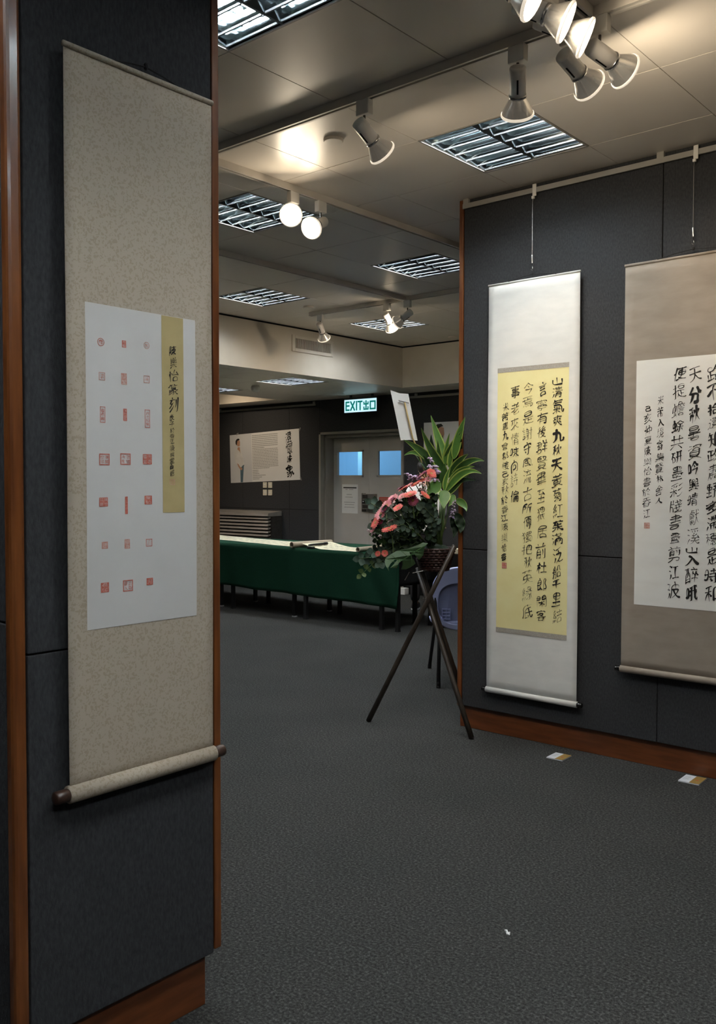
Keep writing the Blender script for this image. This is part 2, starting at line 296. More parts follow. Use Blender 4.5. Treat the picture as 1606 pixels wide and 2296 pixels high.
# brush strokes of each written character on an 84 x 84 grid: lists of x, y, x, y ...
GL = {
'不': [[10,73,72,73],[45,72,40,57,41,10],[11,35,23,42,35,54,40,55],[51,52,72,37]],
'之': [[12,59,62,59,63,56,61,51,47,36,22,17,12,14,9,9],[39,74,44,67,44,59],[24,17,29,11,42,8,74,9]],
'九': [[32,75,31,46,28,32,19,17,8,10],[11,55,56,55,57,11,60,9,73,9,76,14,75,21]],
'事': [[8,70,73,70],[41,76,41,9,38,6,29,6],[41,60,18,60,17,52,19,50,65,51,65,60,41,60],[15,40,66,40,67,19],[7,30,75,30],[14,19,67,19]],
'亥': [[9,65,74,65],[40,75,43,66],[35,65,33,59,25,51,24,45],[18,45,44,45],[14,26,36,35,56,53],[9,8,26,12,48,22,68,42],[50,23,71,8]],
'人': [[41,74,41,55,37,51,36,42,28,26,10,9,4,9],[40,53,45,50,48,38,58,22,74,10]],
'今': [[42,72,60,57,74,49],[7,49,10,48,15,51,31,63,39,72,42,72],[37,53,44,49],[17,35,63,35],[63,35,62,30,43,7]],
'仲': [[28,77,25,76,17,55,18,7],[53,75,53,7],[8,45,13,52,17,53],[31,33,75,33],[31,29,31,59,75,59,75,29]],
'佳': [[27,77,23,73,16,54,17,7],[52,76,52,48],[35,65,70,65],[7,45,12,51,16,52],[30,48,74,48],[33,29,72,29],[52,38,52,10],[27,10,76,10]],
'來': [[10,64,74,64],[41,76,41,7],[23,57,21,49,11,35],[20,46,24,45],[59,46,69,41],[7,13,10,12,21,19,35,34,53,38,62,56],[45,35,63,18,73,12,76,13]],
'便': [[26,77,22,73,15,54,16,8],[30,72,74,72],[7,45,11,51,15,52],[52,71,52,36,51,27,46,16],[52,60,32,59,33,34,71,34,71,59,52,60],[32,47,71,47],[38,19,49,13,64,9,74,8,78,10],[24,9,36,10,42,16]],
'偏': [[26,75,19,58,19,7],[52,76,55,68],[9,45,14,52,18,53],[34,53,74,54,73,67,34,67,34,34,29,12,30,6],[52,42,52,9],[63,42,63,9],[41,25,76,25],[41,7,41,42,76,41,76,10,75,7,70,7]],
'傳': [[52,74,52,35],[7,45,13,53,17,54],[33,52,72,52],[75,70,23,71,17,58,18,8],[30,34,72,35,76,32],[28,25,76,25],[68,43,35,43,33,45,34,61,71,61,72,44,68,41,69,35],[39,25,40,17],[64,34,64,9,62,7,53,7]],
'入': [[29,73,39,63,41,56,47,50,58,28,75,9],[41,54,28,26,14,12,4,10]],
'共': [[26,75,26,33],[11,59,72,59],[56,75,56,33],[8,33,75,33],[11,8,29,23],[51,23,54,23,72,8]],
'分': [[28,74,19,57,9,47],[54,75,63,60,73,50],[14,50,19,46,63,46,62,23,59,10,46,8,43,10],[34,46,33,33,28,22,18,12,11,9]],
'刻': [[8,66,47,66],[27,76,30,66],[24,65,24,61,16,51,15,46,32,46],[59,66,59,27],[74,74,74,9,63,6],[10,27,12,26,23,33,34,47,37,48,39,53],[11,8,36,23,45,38]],
'前': [[24,74,27,69,27,63],[7,63,75,63],[65,77,61,76,56,63],[13,37,37,37],[52,49,52,22],[13,24,37,24],[69,51,69,9,68,7,59,7],[13,6,13,50,37,49,37,9,35,7,25,8]],
'剪': [[22,77,26,75,27,68],[9,68,74,68],[15,51,38,51],[57,75,56,68],[15,42,38,42],[15,35,15,59,37,59,38,37,34,34,31,35],[52,57,52,43],[11,26,69,26,66,9,64,7,52,7],[68,59,68,36,61,34],[9,7,29,12,36,20,37,26]],
'千': [[13,67,65,74],[41,69,41,8],[8,44,75,44]],
'印': [[34,74,13,67,13,20],[13,48,35,48],[13,20,36,24],[48,8,49,71,73,70,73,23,68,20,62,21]],
'古': [[8,61,75,61],[41,76,41,37],[17,11,66,11],[17,7,17,37,65,37,66,11]],
'向': [[38,75,35,62],[28,23,54,23,54,45,28,45,28,18],[11,7,11,61,71,61,71,9,61,6,57,7]],
'吟': [[52,72,73,51],[52,72,31,50],[8,28,23,28,23,67,8,68,8,20],[51,53,55,46],[35,36,64,36,71,38],[66,36,66,32,53,8]],
'味': [[52,75,52,8],[36,62,70,62],[33,43,73,43],[8,27,23,27,23,68,8,68,8,20],[52,37,46,34,40,23,29,14],[52,37,59,33,64,23,73,14]],
'和': [[12,70,39,74],[26,71,26,8],[11,52,41,52],[26,44,36,37,40,29],[25,43,19,38,9,21,9,16],[49,17,74,17],[49,11,49,68,74,68,74,12]],
'哦': [[29,68,48,74],[39,69,39,9,37,7,29,7],[57,75,61,21,67,8,74,9,75,19],[65,75,73,65],[29,52,74,52],[7,27,21,27,21,70,7,70,7,20],[28,30,49,35],[74,45,71,43,67,32,62,29],[57,18,61,19]],
'堂': [[20,72,23,62],[41,74,41,62],[9,50,10,62,72,62,73,50],[65,74,60,68,60,62],[15,23,67,23],[41,35,22,36,21,49,60,50,61,36,41,35],[41,35,41,8],[8,8,74,8]],
'境': [[17,74,18,24],[9,56,25,56],[37,70,71,70],[53,75,54,71],[43,64,45,55],[35,55,73,55],[63,63,62,55],[8,19,26,25],[38,36,69,36],[46,27,45,18,39,10,33,7,27,8],[46,27,68,27,69,46,38,46,38,28,46,27],[59,27,59,13,62,7,74,7,76,15]],
'墨': [[28,67,29,64],[41,73,41,39],[15,48,67,48],[57,69,52,62],[8,38,75,38],[41,57,17,57,16,73,65,74,66,57,41,57],[16,32,10,26],[32,31,33,30],[17,21,66,21],[7,9,75,9],[49,33,49,31],[41,25,41,9],[66,38,66,33,72,27]],
'壽': [[9,72,73,72],[15,63,68,63],[41,76,41,64],[8,55,74,55],[20,47,62,47],[14,39,69,39],[6,32,76,32],[41,47,41,40],[74,55,72,48],[41,22,74,22],[27,10,13,10,13,22,32,23,32,11,27,10],[65,31,65,8,64,6,57,7],[45,17,48,13]],
'夏': [[9,75,72,75],[40,74,39,66],[17,56,65,56],[17,47,65,47],[17,47,19,39,63,39,65,41,65,63,64,65,18,65,17,47],[31,38,30,31,27,29],[8,23,11,22,27,29],[30,31,58,29],[27,29,28,25,37,16],[7,9,21,10,45,16,57,25,58,29],[47,16,53,12,69,9,78,11]],
'多': [[9,59,15,58,31,69,57,68],[40,77,37,75,36,70],[28,57,33,55,36,50],[11,40,22,42,42,51,54,60,57,68],[21,27,47,40,51,47,56,49],[42,25,46,23,47,19],[12,7,39,13,60,24,69,34,70,40,50,41]],
'天': [[12,72,70,72],[40,72,40,49,35,33,25,21,9,11],[9,47,73,47],[41,44,51,28,60,19,74,12]],
'如': [[22,76,14,35,27,26,29,21,36,16],[9,59,37,59,37,51,33,34,26,21,18,12,11,8,9,9],[48,15,74,15],[48,10,48,67,74,67,74,11]],
'子': [[16,73,62,72],[8,42,75,42],[62,72,58,65,41,54,41,11,27,10]],
'守': [[40,76,43,66],[10,56,10,65,71,65,72,56],[9,43,74,43],[53,55,53,9,40,7,36,9],[23,30,29,21]],
'客': [[9,59,9,68,72,68,73,59],[41,75,43,69],[12,46,14,45,21,49,37,63],[32,56,57,55,56,50,46,43,45,40],[27,52,34,44,51,35,71,29,78,31],[7,28,31,34,37,37,38,40],[22,30,22,9],[22,26,61,25],[22,9,61,9],[63,30,61,9]],
'寄': [[9,61,9,69,73,69,73,61],[41,76,42,70],[18,58,64,58],[39,57,39,52],[8,38,74,38],[39,52,63,44,64,38],[18,38,19,43,28,45,39,52],[18,14,44,14,45,27,18,28,18,10],[63,37,63,9,57,6,50,8]],
'寧': [[10,60,10,69,72,69,73,60],[40,74,41,70],[20,57,15,49],[36,63,46,59],[29,58,32,50,53,50,54,53],[9,30,74,30],[60,60,66,52],[33,42,33,31],[16,31,16,42,66,42,67,31],[50,42,50,31],[15,21,69,21],[41,21,41,8,39,6,27,7]],
'居': [[16,59,70,59,69,74,17,74,15,28,9,11],[16,45,75,45],[48,59,48,30],[28,12,69,12],[28,12,29,30,68,30,69,12]],
'山': [[12,59,13,13,70,13],[41,75,41,13],[70,59,70,8]],
'己': [[12,72,61,72,61,41],[61,46,12,46,13,14,21,10,62,10,69,14,70,26]],
'帆': [[19,76,19,7],[50,50,57,35],[7,24,7,61,30,60,30,25,24,26],[32,9,41,30,41,73,65,72,65,11,67,9,75,11,75,22]],
'底': [[45,75,46,68],[52,55,53,38,62,14,67,9,74,8,76,18],[28,36,73,36],[68,57,28,54,28,11],[8,9,13,26,14,68,75,68],[46,22,52,9],[28,11,40,13]],
'庚': [[44,74,45,69],[25,55,69,54,69,29,26,29],[46,60,46,31,51,21,60,12,69,8,75,8],[22,43,76,43],[8,8,13,25,14,68,75,68],[22,8,37,14,46,27]],
'彩': [[9,70,42,75,45,73],[11,61,15,53],[25,63,29,55],[42,62,37,52],[9,39,44,39],[27,47,27,9],[54,61,72,75],[28,35,35,31,42,22],[8,16,16,22,21,30,26,32],[54,38,66,45,74,53],[45,10,51,9,55,11,65,18,76,30]],
'後': [[19,73,8,61],[23,59,17,48,17,8],[52,76,48,75,36,61,36,59,48,59],[7,39,17,45],[31,45,68,47],[37,46,50,59,55,60,64,68,69,68],[46,45,44,37,29,26],[64,55,72,44],[43,35,65,34,64,28,49,15,29,8],[39,31,50,18],[55,18,57,14,74,8]],
'怡': [[18,75,18,8],[9,60,7,44],[26,62,29,52,34,49,70,50],[54,77,51,76,40,57,38,49],[63,64,75,46],[38,10,69,10],[38,10,38,34,69,34,69,10]],
'情': [[16,76,16,7],[9,60,7,43],[31,70,74,70],[23,64,25,57],[52,76,52,50],[33,60,73,60],[29,50,76,50],[34,30,70,30],[34,19,70,19],[34,7,35,41,70,40,70,9,69,7,59,8]],
'意': [[13,70,69,70],[28,70,28,57],[9,57,74,57],[24,65,27,64],[42,75,42,70],[56,70,55,57],[19,38,64,38],[19,38,20,47,64,47,63,28,21,28,19,30,19,38],[16,18,12,10],[38,28,38,24,46,19],[28,18,29,8,38,6,55,7,56,15],[65,21,72,11]],
'懷': [[17,76,17,7],[9,60,7,43],[29,70,76,70],[24,63,26,52],[51,76,52,71],[46,61,46,50],[59,61,59,50],[59,61,71,62,73,60,72,50,33,50,34,62,59,61],[31,44,42,41],[31,32,45,37],[52,43,51,31,54,25,63,15,74,10],[62,42,73,44],[26,18,37,21,51,29],[40,22,39,9,52,11],[62,35,74,32],[62,18,72,26]],
'所': [[36,74,12,68,12,32,8,10],[12,56,34,56,34,37,12,37],[73,75,48,68,47,29,39,9],[48,49,76,49],[66,48,66,8]],
'把': [[17,75,17,9,16,7,10,7],[8,59,25,59],[54,71,54,39],[7,34,27,39],[36,39,71,39],[71,35,71,71,36,71,37,13,43,9,70,9,75,13,76,19]],
'拾': [[18,76,18,9,11,7],[8,59,27,59],[53,76,63,60,74,50],[54,72,51,71,41,55,33,49],[6,34,29,39],[40,53,44,49,64,49,69,54],[39,11,67,11],[39,7,39,34,67,34,67,11]],
'提': [[17,75,17,10,16,8,8,8],[8,59,25,59],[37,63,69,63],[7,34,26,39,28,42],[69,63,69,52,37,52,37,73,69,73,69,63],[33,41,73,41],[53,40,53,10],[38,31,37,24,30,10],[37,22,45,13,55,9,74,8,78,11],[53,27,69,27]],
'揚': [[18,75,18,9,11,8],[8,59,26,59],[39,63,70,63],[39,63,39,54,41,52,70,53,69,74,40,74,39,63],[7,34,27,39],[35,42,76,42],[44,42,43,35,31,24],[42,32,73,31,73,17,70,8,60,7],[49,31,43,19,35,11,30,10],[62,31,58,19,49,8]],
'政': [[8,70,39,70],[25,70,25,20],[11,51,11,17],[53,76,47,51],[25,46,41,46,47,51],[50,61,75,61],[47,51,50,48,56,30,59,28],[69,60,67,42,59,23,49,13,41,9],[8,16,38,22,42,25],[59,21,75,9]],
'於': [[18,76,23,68],[8,62,34,62],[16,61,14,25,8,9],[60,77,48,57,40,49],[15,45,31,45,29,11,26,8,18,10],[57,69,74,50],[55,41,62,37],[48,21,65,11]],
'日': [[17,44,65,44],[17,15,65,15],[17,11,17,72,65,71,65,11]],
'是': [[17,64,65,64],[17,64,18,53,65,53,64,75,18,75,17,64],[8,42,74,42],[22,34,21,26,8,10],[42,41,42,12],[21,24,30,15,46,10,74,10,78,13],[42,27,69,27]],
'時': [[53,76,53,50],[37,66,71,66],[8,47,25,47],[33,50,74,50],[8,22,25,22,25,70,8,71,8,16],[33,36,73,36],[64,50,64,9,63,7,53,7],[41,26,46,18]],
'晴': [[35,70,72,70],[53,76,53,50],[8,47,23,47],[37,60,72,60],[32,50,74,50],[8,22,23,23,23,69,8,70,8,16],[38,30,69,30],[38,19,69,19],[38,7,38,39,69,40,69,8,61,6]],
'暑': [[17,66,66,66],[17,66,17,59,19,57,65,57,66,75,18,75,17,66],[15,48,57,48,63,46,72,53],[9,38,75,38],[37,48,35,30],[6,27,10,25,31,30,37,28,67,28,67,10,23,10,23,28],[58,45,57,39],[23,19,67,19]],
'書': [[16,71,64,71,64,54,15,53],[8,62,75,62],[41,76,41,36],[13,44,70,44],[8,35,75,35],[18,17,65,17],[18,17,18,8,65,8,64,27,19,27,18,17]],
'會': [[5,58,17,59,26,63,38,73,43,74,54,65,74,57],[14,58,17,36,64,36,65,53],[29,64,31,61,53,61,55,64],[16,53,65,53],[27,48,31,42],[41,53,41,37],[70,58,65,53],[57,49,52,42],[21,19,61,19],[21,9,22,28,61,28,61,9,21,9]],
'月': [[26,54,70,54],[26,35,70,34],[14,11,21,20,26,37,26,73,69,74,70,12,63,9,55,10]],
'有': [[10,65,75,65],[35,75,34,66],[30,65,25,50,25,7],[26,51,65,50,65,9,63,7,53,7],[9,35,19,45,24,47],[25,37,65,37],[25,23,65,23]],
'杜': [[21,76,21,7],[9,60,32,60],[56,74,56,11],[21,48,28,45,30,38],[21,47,16,45,7,24],[40,50,73,50],[35,10,76,10]],
'林': [[23,75,23,7],[9,58,34,58],[58,75,58,8],[22,50,30,46,35,37],[22,48,18,46,7,22],[45,58,73,58],[58,48,64,45,75,23],[58,47,52,44,49,35,39,21]],
'樂': [[17,75,11,59,18,58],[40,76,40,69],[24,66,13,49,12,43],[40,69,49,67,49,42,33,42,33,68,40,69],[67,77,64,75,59,61],[12,43,25,43],[24,50,25,43],[33,55,49,55],[7,30,34,30,38,28,74,30],[59,61,61,59],[61,59,67,58],[72,65,61,45],[41,33,41,7],[57,42,73,42],[72,48,73,42],[9,10,21,15,36,28],[47,28,49,24,59,17,74,11]],
'樓': [[19,76,19,6],[9,60,25,60],[54,76,54,37],[33,63,75,63],[37,63,37,56,39,54,71,55,71,71,38,71,37,63],[18,48,25,44,27,39],[18,47,14,45,7,24],[31,28,76,28],[48,36,47,28],[54,37,36,37,35,45,72,46,73,37,54,37],[43,27,41,17,72,7],[66,27,60,13],[32,6,49,9,51,13]],
'歌': [[7,72,41,72],[36,72,36,9,28,7],[53,75,52,66,45,49],[25,53,24,50,12,50,11,62,24,62,25,53],[6,40,43,40],[51,63,72,63,73,55,71,48],[59,52,59,35,51,16,44,9],[10,17,24,17,25,29,10,30,10,17],[59,33,62,32,70,14]],
'氣': [[24,76,23,71,9,55],[23,69,72,69],[23,59,66,59],[15,49,61,49,66,11,70,8,75,8,75,19],[14,41,19,36],[10,28,53,28],[32,41,32,6],[47,40,43,34,43,28],[8,10,10,9,15,12,28,26],[39,19,50,13]],
'江': [[12,74,23,68],[35,68,71,68],[9,51,18,47],[52,68,52,13],[22,30,11,10],[31,12,76,12]],
'泛': [[12,74,22,69],[32,69,38,68,69,74],[7,52,17,47],[49,62,52,56,51,48],[32,48,69,47,65,39,51,25,31,14,30,5],[22,31,11,10],[42,18,48,11,54,9,68,8,78,12]],
'波': [[12,74,22,69],[8,52,17,47],[52,76,52,44],[32,44,67,44,67,38,60,25,50,15,38,8,32,9],[40,44,44,32,58,16,72,8,78,9],[19,31,11,11],[24,9,31,26,32,64,73,64,70,52]],
'流': [[12,74,21,68],[8,52,16,48],[30,65,74,65],[50,76,52,65],[45,65,43,58,39,55,39,51],[32,46,36,48,67,49],[63,58,72,46],[22,30,10,10,11,8],[36,36,35,21,30,11],[50,36,50,11],[65,36,65,10,67,8,75,8,76,16]],
'清': [[13,73,20,69],[30,70,72,70],[8,52,16,48],[51,76,51,50],[32,60,71,60],[27,50,75,50],[20,31,12,11],[33,30,69,30],[33,19,69,19],[33,7,34,41,68,41,69,9,67,7,59,7]],
'溪': [[12,74,20,70],[30,72,37,71,69,75],[8,53,17,48],[35,63,36,59],[50,66,52,60],[46,56,40,51,38,45],[67,66,64,59],[33,45,47,44,59,51],[19,31,10,11],[44,44,39,35],[30,34,68,37],[27,23,75,23],[64,44,72,33],[50,34,50,26,43,14,26,7],[55,22,56,18,63,11,70,8,78,9]],
'滯': [[12,74,18,70,23,70,27,66,75,66],[35,76,34,62,31,55],[44,76,44,54,56,54,56,76],[8,53,16,48],[66,76,67,53,75,52,77,54,76,58],[17,30,9,10],[50,43,50,7],[33,31,33,12],[33,31,68,30],[33,31,27,36,28,44,73,44,74,35,68,28,68,13,60,13]],
'滿': [[12,73,20,68],[39,76,40,56,63,56,63,76],[28,68,76,68],[7,52,14,49],[51,56,51,7],[19,31,10,10],[39,36,45,19],[41,27,39,27,35,18],[61,37,68,19],[63,28,57,18],[29,6,29,45,74,44,74,9,72,6,65,6]],
'澄': [[13,72,19,69],[30,72,44,72,44,69,34,52,25,46],[8,51,13,49],[54,75,61,59,71,48,76,47],[38,58,43,53,58,53,74,64],[58,68,67,73],[19,33,20,30,10,10],[40,27,39,19,41,14,39,8],[26,8,74,8],[60,27,61,20,57,8],[60,27,66,27,65,42,33,41,34,27,60,27]],
'焉': [[11,74,72,74],[21,64,22,43,20,30,72,29,71,15,68,9,58,9],[41,73,41,52],[8,52,74,52],[41,63,67,63],[22,41,68,41],[14,21,10,11],[27,19,29,12],[41,22,43,14],[54,24,59,17]],
'爽': [[8,66,74,66],[41,76,41,41,36,29,28,18,10,9],[14,57,27,48],[8,46,13,46,30,60],[12,37,25,27],[55,57,69,47],[13,27,26,39],[41,39,59,15,73,8],[54,46,68,59],[57,37,66,32,71,26],[55,28,60,29,70,40]],
'牋': [[11,74,11,25,7,7],[25,76,25,54],[48,77,55,53],[11,54,30,54],[36,64,75,67,77,69],[62,76,70,72,70,67],[11,37,27,36,27,8],[39,47,53,50,69,60],[59,53,60,49,65,46,74,46,75,52],[46,40,51,21,62,9,74,7,76,13],[36,29,76,32,78,34],[60,41,67,38,67,32],[37,8,52,13,69,25]],
'猥': [[10,75,17,68,23,52,23,18,19,10,11,10],[25,75,22,69,18,67],[8,56,18,62],[53,74,53,49],[36,62,71,62],[36,62,36,74,71,74,71,49,36,49,36,62],[9,30,17,40,23,42],[32,37,75,37],[39,37,38,11,53,12],[54,37,58,23,74,8],[62,21,72,27]],
'獨': [[10,75,17,68,22,53,23,39,22,14,19,8,10,7],[25,75,22,69,18,67],[9,56,18,61],[47,73,47,59],[60,73,60,59],[40,58,39,48],[40,58,74,59,74,73,34,73,34,59,40,58],[14,34,19,41,30,41,35,47,39,48],[39,48,76,47,75,21,72,8,64,8,61,20],[49,41,49,14],[49,37,36,37,37,25,63,26,62,37,49,37],[32,12,62,15]],
'獻': [[25,73,42,73],[25,73,25,58],[17,57,36,58],[25,57,27,51,41,51],[60,75,61,40,53,16,49,10,43,9],[16,45,43,45],[43,60,43,65,11,65,11,32,7,11],[70,74,75,65],[50,53,75,53],[20,33,21,39,37,39,39,37,38,32,20,33],[24,22,29,13,29,8],[22,16,33,16],[61,38,64,37,68,21,74,10],[35,22,33,16],[17,7,18,26,41,26,43,24,43,9],[37,8,41,7,43,9]],
'畢': [[14,64,68,64],[41,74,41,9],[22,53,22,29],[22,53,67,53,68,74,15,75,14,55,22,53],[7,42,75,42],[12,29,70,29],[60,53,60,29],[11,18,73,18]],
'盡': [[16,71,64,71,65,52,15,51],[7,61,75,61],[41,71,41,42],[8,42,74,42],[15,35,13,29,9,26],[13,29,17,25],[30,36,32,31],[17,25,17,8],[17,25,64,25,65,8],[49,35,49,8],[33,24,33,8],[7,8,75,8],[66,42,66,36,73,28]],
'相': [[22,76,22,7],[10,58,34,58],[22,45,26,44,33,37,34,33],[21,44,16,41,8,21],[44,52,75,52],[44,32,75,32],[44,12,75,12],[44,8,44,71,75,70,75,8]],
'知': [[18,76,10,54],[16,65,39,65],[26,64,26,36,24,28,18,16,11,9],[9,43,42,43],[25,31,29,30,41,16],[50,15,74,15],[50,10,51,69,74,68,74,11]],
'研': [[9,74,30,74],[18,74,12,44,7,40,7,36],[42,74,74,74],[48,74,47,28,39,10],[13,49,30,48,30,20,13,19],[11,42,13,40,13,13],[67,74,67,10],[40,44,76,44]],
'秋': [[7,70,31,74],[22,71,22,8],[9,52,34,52],[56,75,56,38,63,22,75,9],[22,44,27,42,31,36],[44,57,40,41],[21,43,16,40,7,21],[73,57,67,42],[56,36,53,34,47,18,37,9]],
'穗': [[10,70,26,74],[19,71,19,8],[35,70,74,70],[9,52,28,52],[55,75,55,32],[18,44,24,42,28,36],[18,42,14,40,7,26,7,19],[38,51,72,51],[37,32,70,33],[68,42,38,43,38,60,72,60,72,43,68,40,70,33],[64,38,68,38],[34,19,32,11],[49,26,53,26,58,20],[44,21,44,10,46,8,65,8,66,13],[70,33,75,29],[70,22,76,11]],
'篆': [[18,70,37,70],[5,62,10,62,22,78],[27,69,27,61,22,49,24,47,55,47],[50,74,50,70,45,65],[26,57,58,56,54,39],[50,70,74,70],[8,39,37,38],[60,69,61,63],[10,29,29,32,35,34,40,39,73,39],[37,36,44,28,48,14,43,6,36,6],[12,20,30,24,41,30],[10,10,26,13,44,21,48,25,55,26,65,32,70,32],[57,27,59,21,67,13,72,10,75,11]],
'米': [[15,70,22,58],[41,75,41,8],[9,44,74,44],[68,71,60,56],[36,43,29,30,9,13],[46,43,53,31,62,22,72,14,76,14]],
'紅': [[23,74,11,54,11,52,21,51],[31,62,14,40,13,35],[42,68,74,68],[57,68,57,10],[13,35,32,36],[30,44,34,33],[11,22,8,9],[22,22,23,11],[31,24,33,18],[38,10,76,10]],
'結': [[21,75,12,56],[14,54,20,52],[28,62,13,40,12,35],[56,76,56,46],[38,65,75,65],[28,45,33,32],[12,35,30,37],[41,46,73,46],[10,22,8,6],[20,24,22,10],[28,26,31,15],[42,10,71,10],[42,10,42,32,71,32,71,10]],
'緣': [[19,74,9,52,19,52],[26,62,10,34,29,37],[46,72,43,60,65,59],[46,72,67,71,65,50],[27,46,29,37],[36,50,76,50],[9,24,7,9],[52,49,50,42],[37,37,50,42],[18,24,20,12],[50,42,53,35],[28,26,32,14],[53,35,58,33],[38,26,53,35],[58,33,60,16,58,10,55,7,49,7],[58,33,64,34,73,40],[67,35,68,26,74,14],[34,12,37,11,58,24]],
'群': [[11,72,35,71,35,45,11,45],[21,71,20,52,15,35,16,7],[7,59,40,59],[50,74,52,60],[72,76,68,68,69,60],[48,60,74,60],[60,60,60,8],[15,31,36,31,36,11,16,11],[8,24,14,29],[49,43,73,43],[45,26,76,26]],
'老': [[16,64,58,64,60,62],[36,75,36,47],[9,47,75,47],[69,70,54,54,53,48],[9,26,28,33,39,41,41,47],[30,34,30,14,34,8,69,8,72,12,72,17],[30,24,38,24,62,33,66,32]],
'聽': [[6,73,33,73,38,69,74,69],[11,72,11,41],[29,73,29,6],[11,62,29,62],[11,52,29,52],[56,75,55,61,51,57,51,44],[7,40,29,42],[51,59,40,59,40,44,73,44,72,59,54,59],[8,32,20,32],[15,32,15,12],[61,59,61,44],[9,22,21,22],[38,34,75,34],[6,11,22,12,24,14],[40,22,36,11],[53,28,59,20],[48,21,49,8,65,8,67,15],[69,24,75,13]],
'肅': [[16,72,65,72,66,52,15,51],[8,62,75,62],[41,76,41,7],[15,43,15,25,9,8],[15,36,29,36,29,43],[15,27,68,27],[54,43,54,36,68,36],[14,18,28,18,29,7],[68,43,68,7],[54,7,54,18,68,18]],
'自': [[43,78,39,75,37,64],[16,46,66,46],[16,29,66,29],[16,11,66,11],[16,7,16,64,66,64,66,11]],
'至': [[10,72,72,72],[32,72,31,67,20,56,19,50],[19,50,63,52],[57,59,70,47],[16,31,68,31],[41,42,41,10],[8,10,75,10]],
'興': [[22,74,13,71,14,26],[13,57,21,57],[37,62,46,62],[61,73,70,72,69,26],[13,42,22,42],[42,52,37,52,38,38,46,39,46,51,42,52],[8,26,75,26],[61,57,70,57],[30,26,30,73,53,72,53,26],[61,42,70,42],[10,8,27,17],[53,19,72,9]],
'舍': [[7,53,9,52,22,58,40,73,46,71,61,58,74,53],[24,58,25,55,58,55,59,58],[11,42,71,42],[41,55,41,27],[18,10,64,10],[18,10,18,27,63,27,64,10]],
'船': [[22,76,21,67],[20,58,22,58,25,50],[7,41,34,41],[46,48,50,58,50,72,66,72,68,47,76,45],[22,33,25,25],[7,7,12,22,13,67,34,66,34,10,33,8,26,8],[46,10,71,10],[46,10,46,35,71,35,71,10]],
'芾': [[9,68,74,68],[26,76,26,61],[10,50,73,50],[56,76,56,61],[41,57,41,7],[15,13,16,36,66,36,67,14,59,12,54,14]],
'英': [[9,69,73,69],[26,76,26,61],[55,76,55,61],[41,57,40,32,36,22,19,10,5,9],[9,30,74,30],[16,30,16,49,66,49,66,30],[44,29,49,19,57,13,70,8,78,9]],
'茱': [[10,69,74,69],[27,75,27,62,22,58,21,53,12,42],[55,75,55,63],[20,50,68,50],[41,58,41,8],[9,33,74,33],[5,11,10,10,21,16,33,27,35,32],[48,32,51,25,58,19,70,12,78,12]],
'菊': [[10,69,75,69],[28,76,28,63,23,60,22,55,9,41],[57,76,57,64],[22,53,71,52,69,11,66,7,56,7],[16,47,23,43,26,36],[38,44,38,8],[15,30,60,30],[58,45,55,44,51,36],[41,28,52,19],[15,11,23,15,35,28]],
'蔥': [[8,71,74,71],[27,75,27,66],[54,75,54,66],[39,64,40,51],[38,58,15,57,15,33,17,31,67,32,66,58,40,57],[25,46,38,51,52,50,51,46,44,41,26,36],[33,45,39,41],[26,36,26,31],[46,41,54,37,56,31],[16,21,11,10],[39,31,39,26,47,20],[28,21,28,12,31,7,54,7,56,8,56,13],[70,17,71,14]],
'蜍': [[18,75,18,15],[35,59,37,58,43,62,56,73,66,63,74,58,76,59],[8,36,28,36,28,60,8,61,8,32],[43,52,68,52],[55,52,55,8,48,7],[36,37,74,37],[27,26,30,11,37,13,42,25],[7,12,29,16],[65,27,69,25,74,13]],
'蟾': [[18,75,18,15],[47,73,62,72,61,63],[47,73,44,72,38,62,39,33,34,5],[28,60,28,36,9,36],[41,63,77,62],[9,32,9,62,38,60],[48,52,55,57],[44,43,76,43],[66,56,74,52],[59,49,61,44],[27,25,29,13,31,12],[7,12,28,17],[49,35,73,35],[48,27,72,27],[48,9,73,9],[48,9,49,19,72,19,73,9]],
'言': [[7,64,75,64],[40,75,44,69,44,64],[19,52,63,52],[19,40,63,40],[19,10,63,10],[19,10,20,27,62,27,63,10]],
'詩': [[17,75,19,62],[7,62,29,62],[10,51,27,51],[56,76,56,50],[41,66,73,66],[10,40,27,40],[37,50,76,50],[37,35,75,35],[10,10,28,10,28,28,10,29,10,6],[66,42,66,9,64,7,56,7],[46,24,47,21]],
'誦': [[19,76,22,70,21,62],[9,62,31,62],[42,72,69,71],[11,52,29,52],[47,64,59,59],[11,41,29,41],[69,71,69,68,59,59],[59,59,57,50,57,7],[40,38,74,38],[11,11,30,11,30,29,12,30,11,11],[40,23,74,23],[40,7,40,51,62,53,74,51,74,8,72,6,64,7]],
'謝': [[14,76,16,69],[7,62,23,62],[40,75,39,67],[10,52,21,52],[39,67,33,67,33,33],[39,67,48,66,48,9,47,7,39,7],[33,55,48,55],[10,41,21,41],[70,75,70,9,69,7,60,8],[55,58,75,58],[33,44,48,44],[54,46,57,44,60,32],[33,33,44,32],[44,32,42,27,29,16],[10,11,22,11,22,29,10,30,9,7]],
'象': [[31,77,29,71],[5,58,19,60,66,59,66,46,17,46,16,59],[18,61,19,65,26,71,47,71,48,67,39,46],[7,35,14,34,27,40,30,44],[33,44,48,25,49,15,42,7,32,7],[12,24,21,25,39,35],[11,12,15,11,23,14,66,38],[57,32,63,20,73,12]],
'資': [[11,73,14,74,25,70],[8,54,26,59],[42,71,76,72],[33,65,42,71],[34,48,34,53,43,56,51,63,73,52],[71,70,68,63],[18,38,66,38],[18,28,66,28],[68,53,65,19,20,19,18,21,18,47,66,47],[10,8,17,8,32,14],[53,14,76,7]],
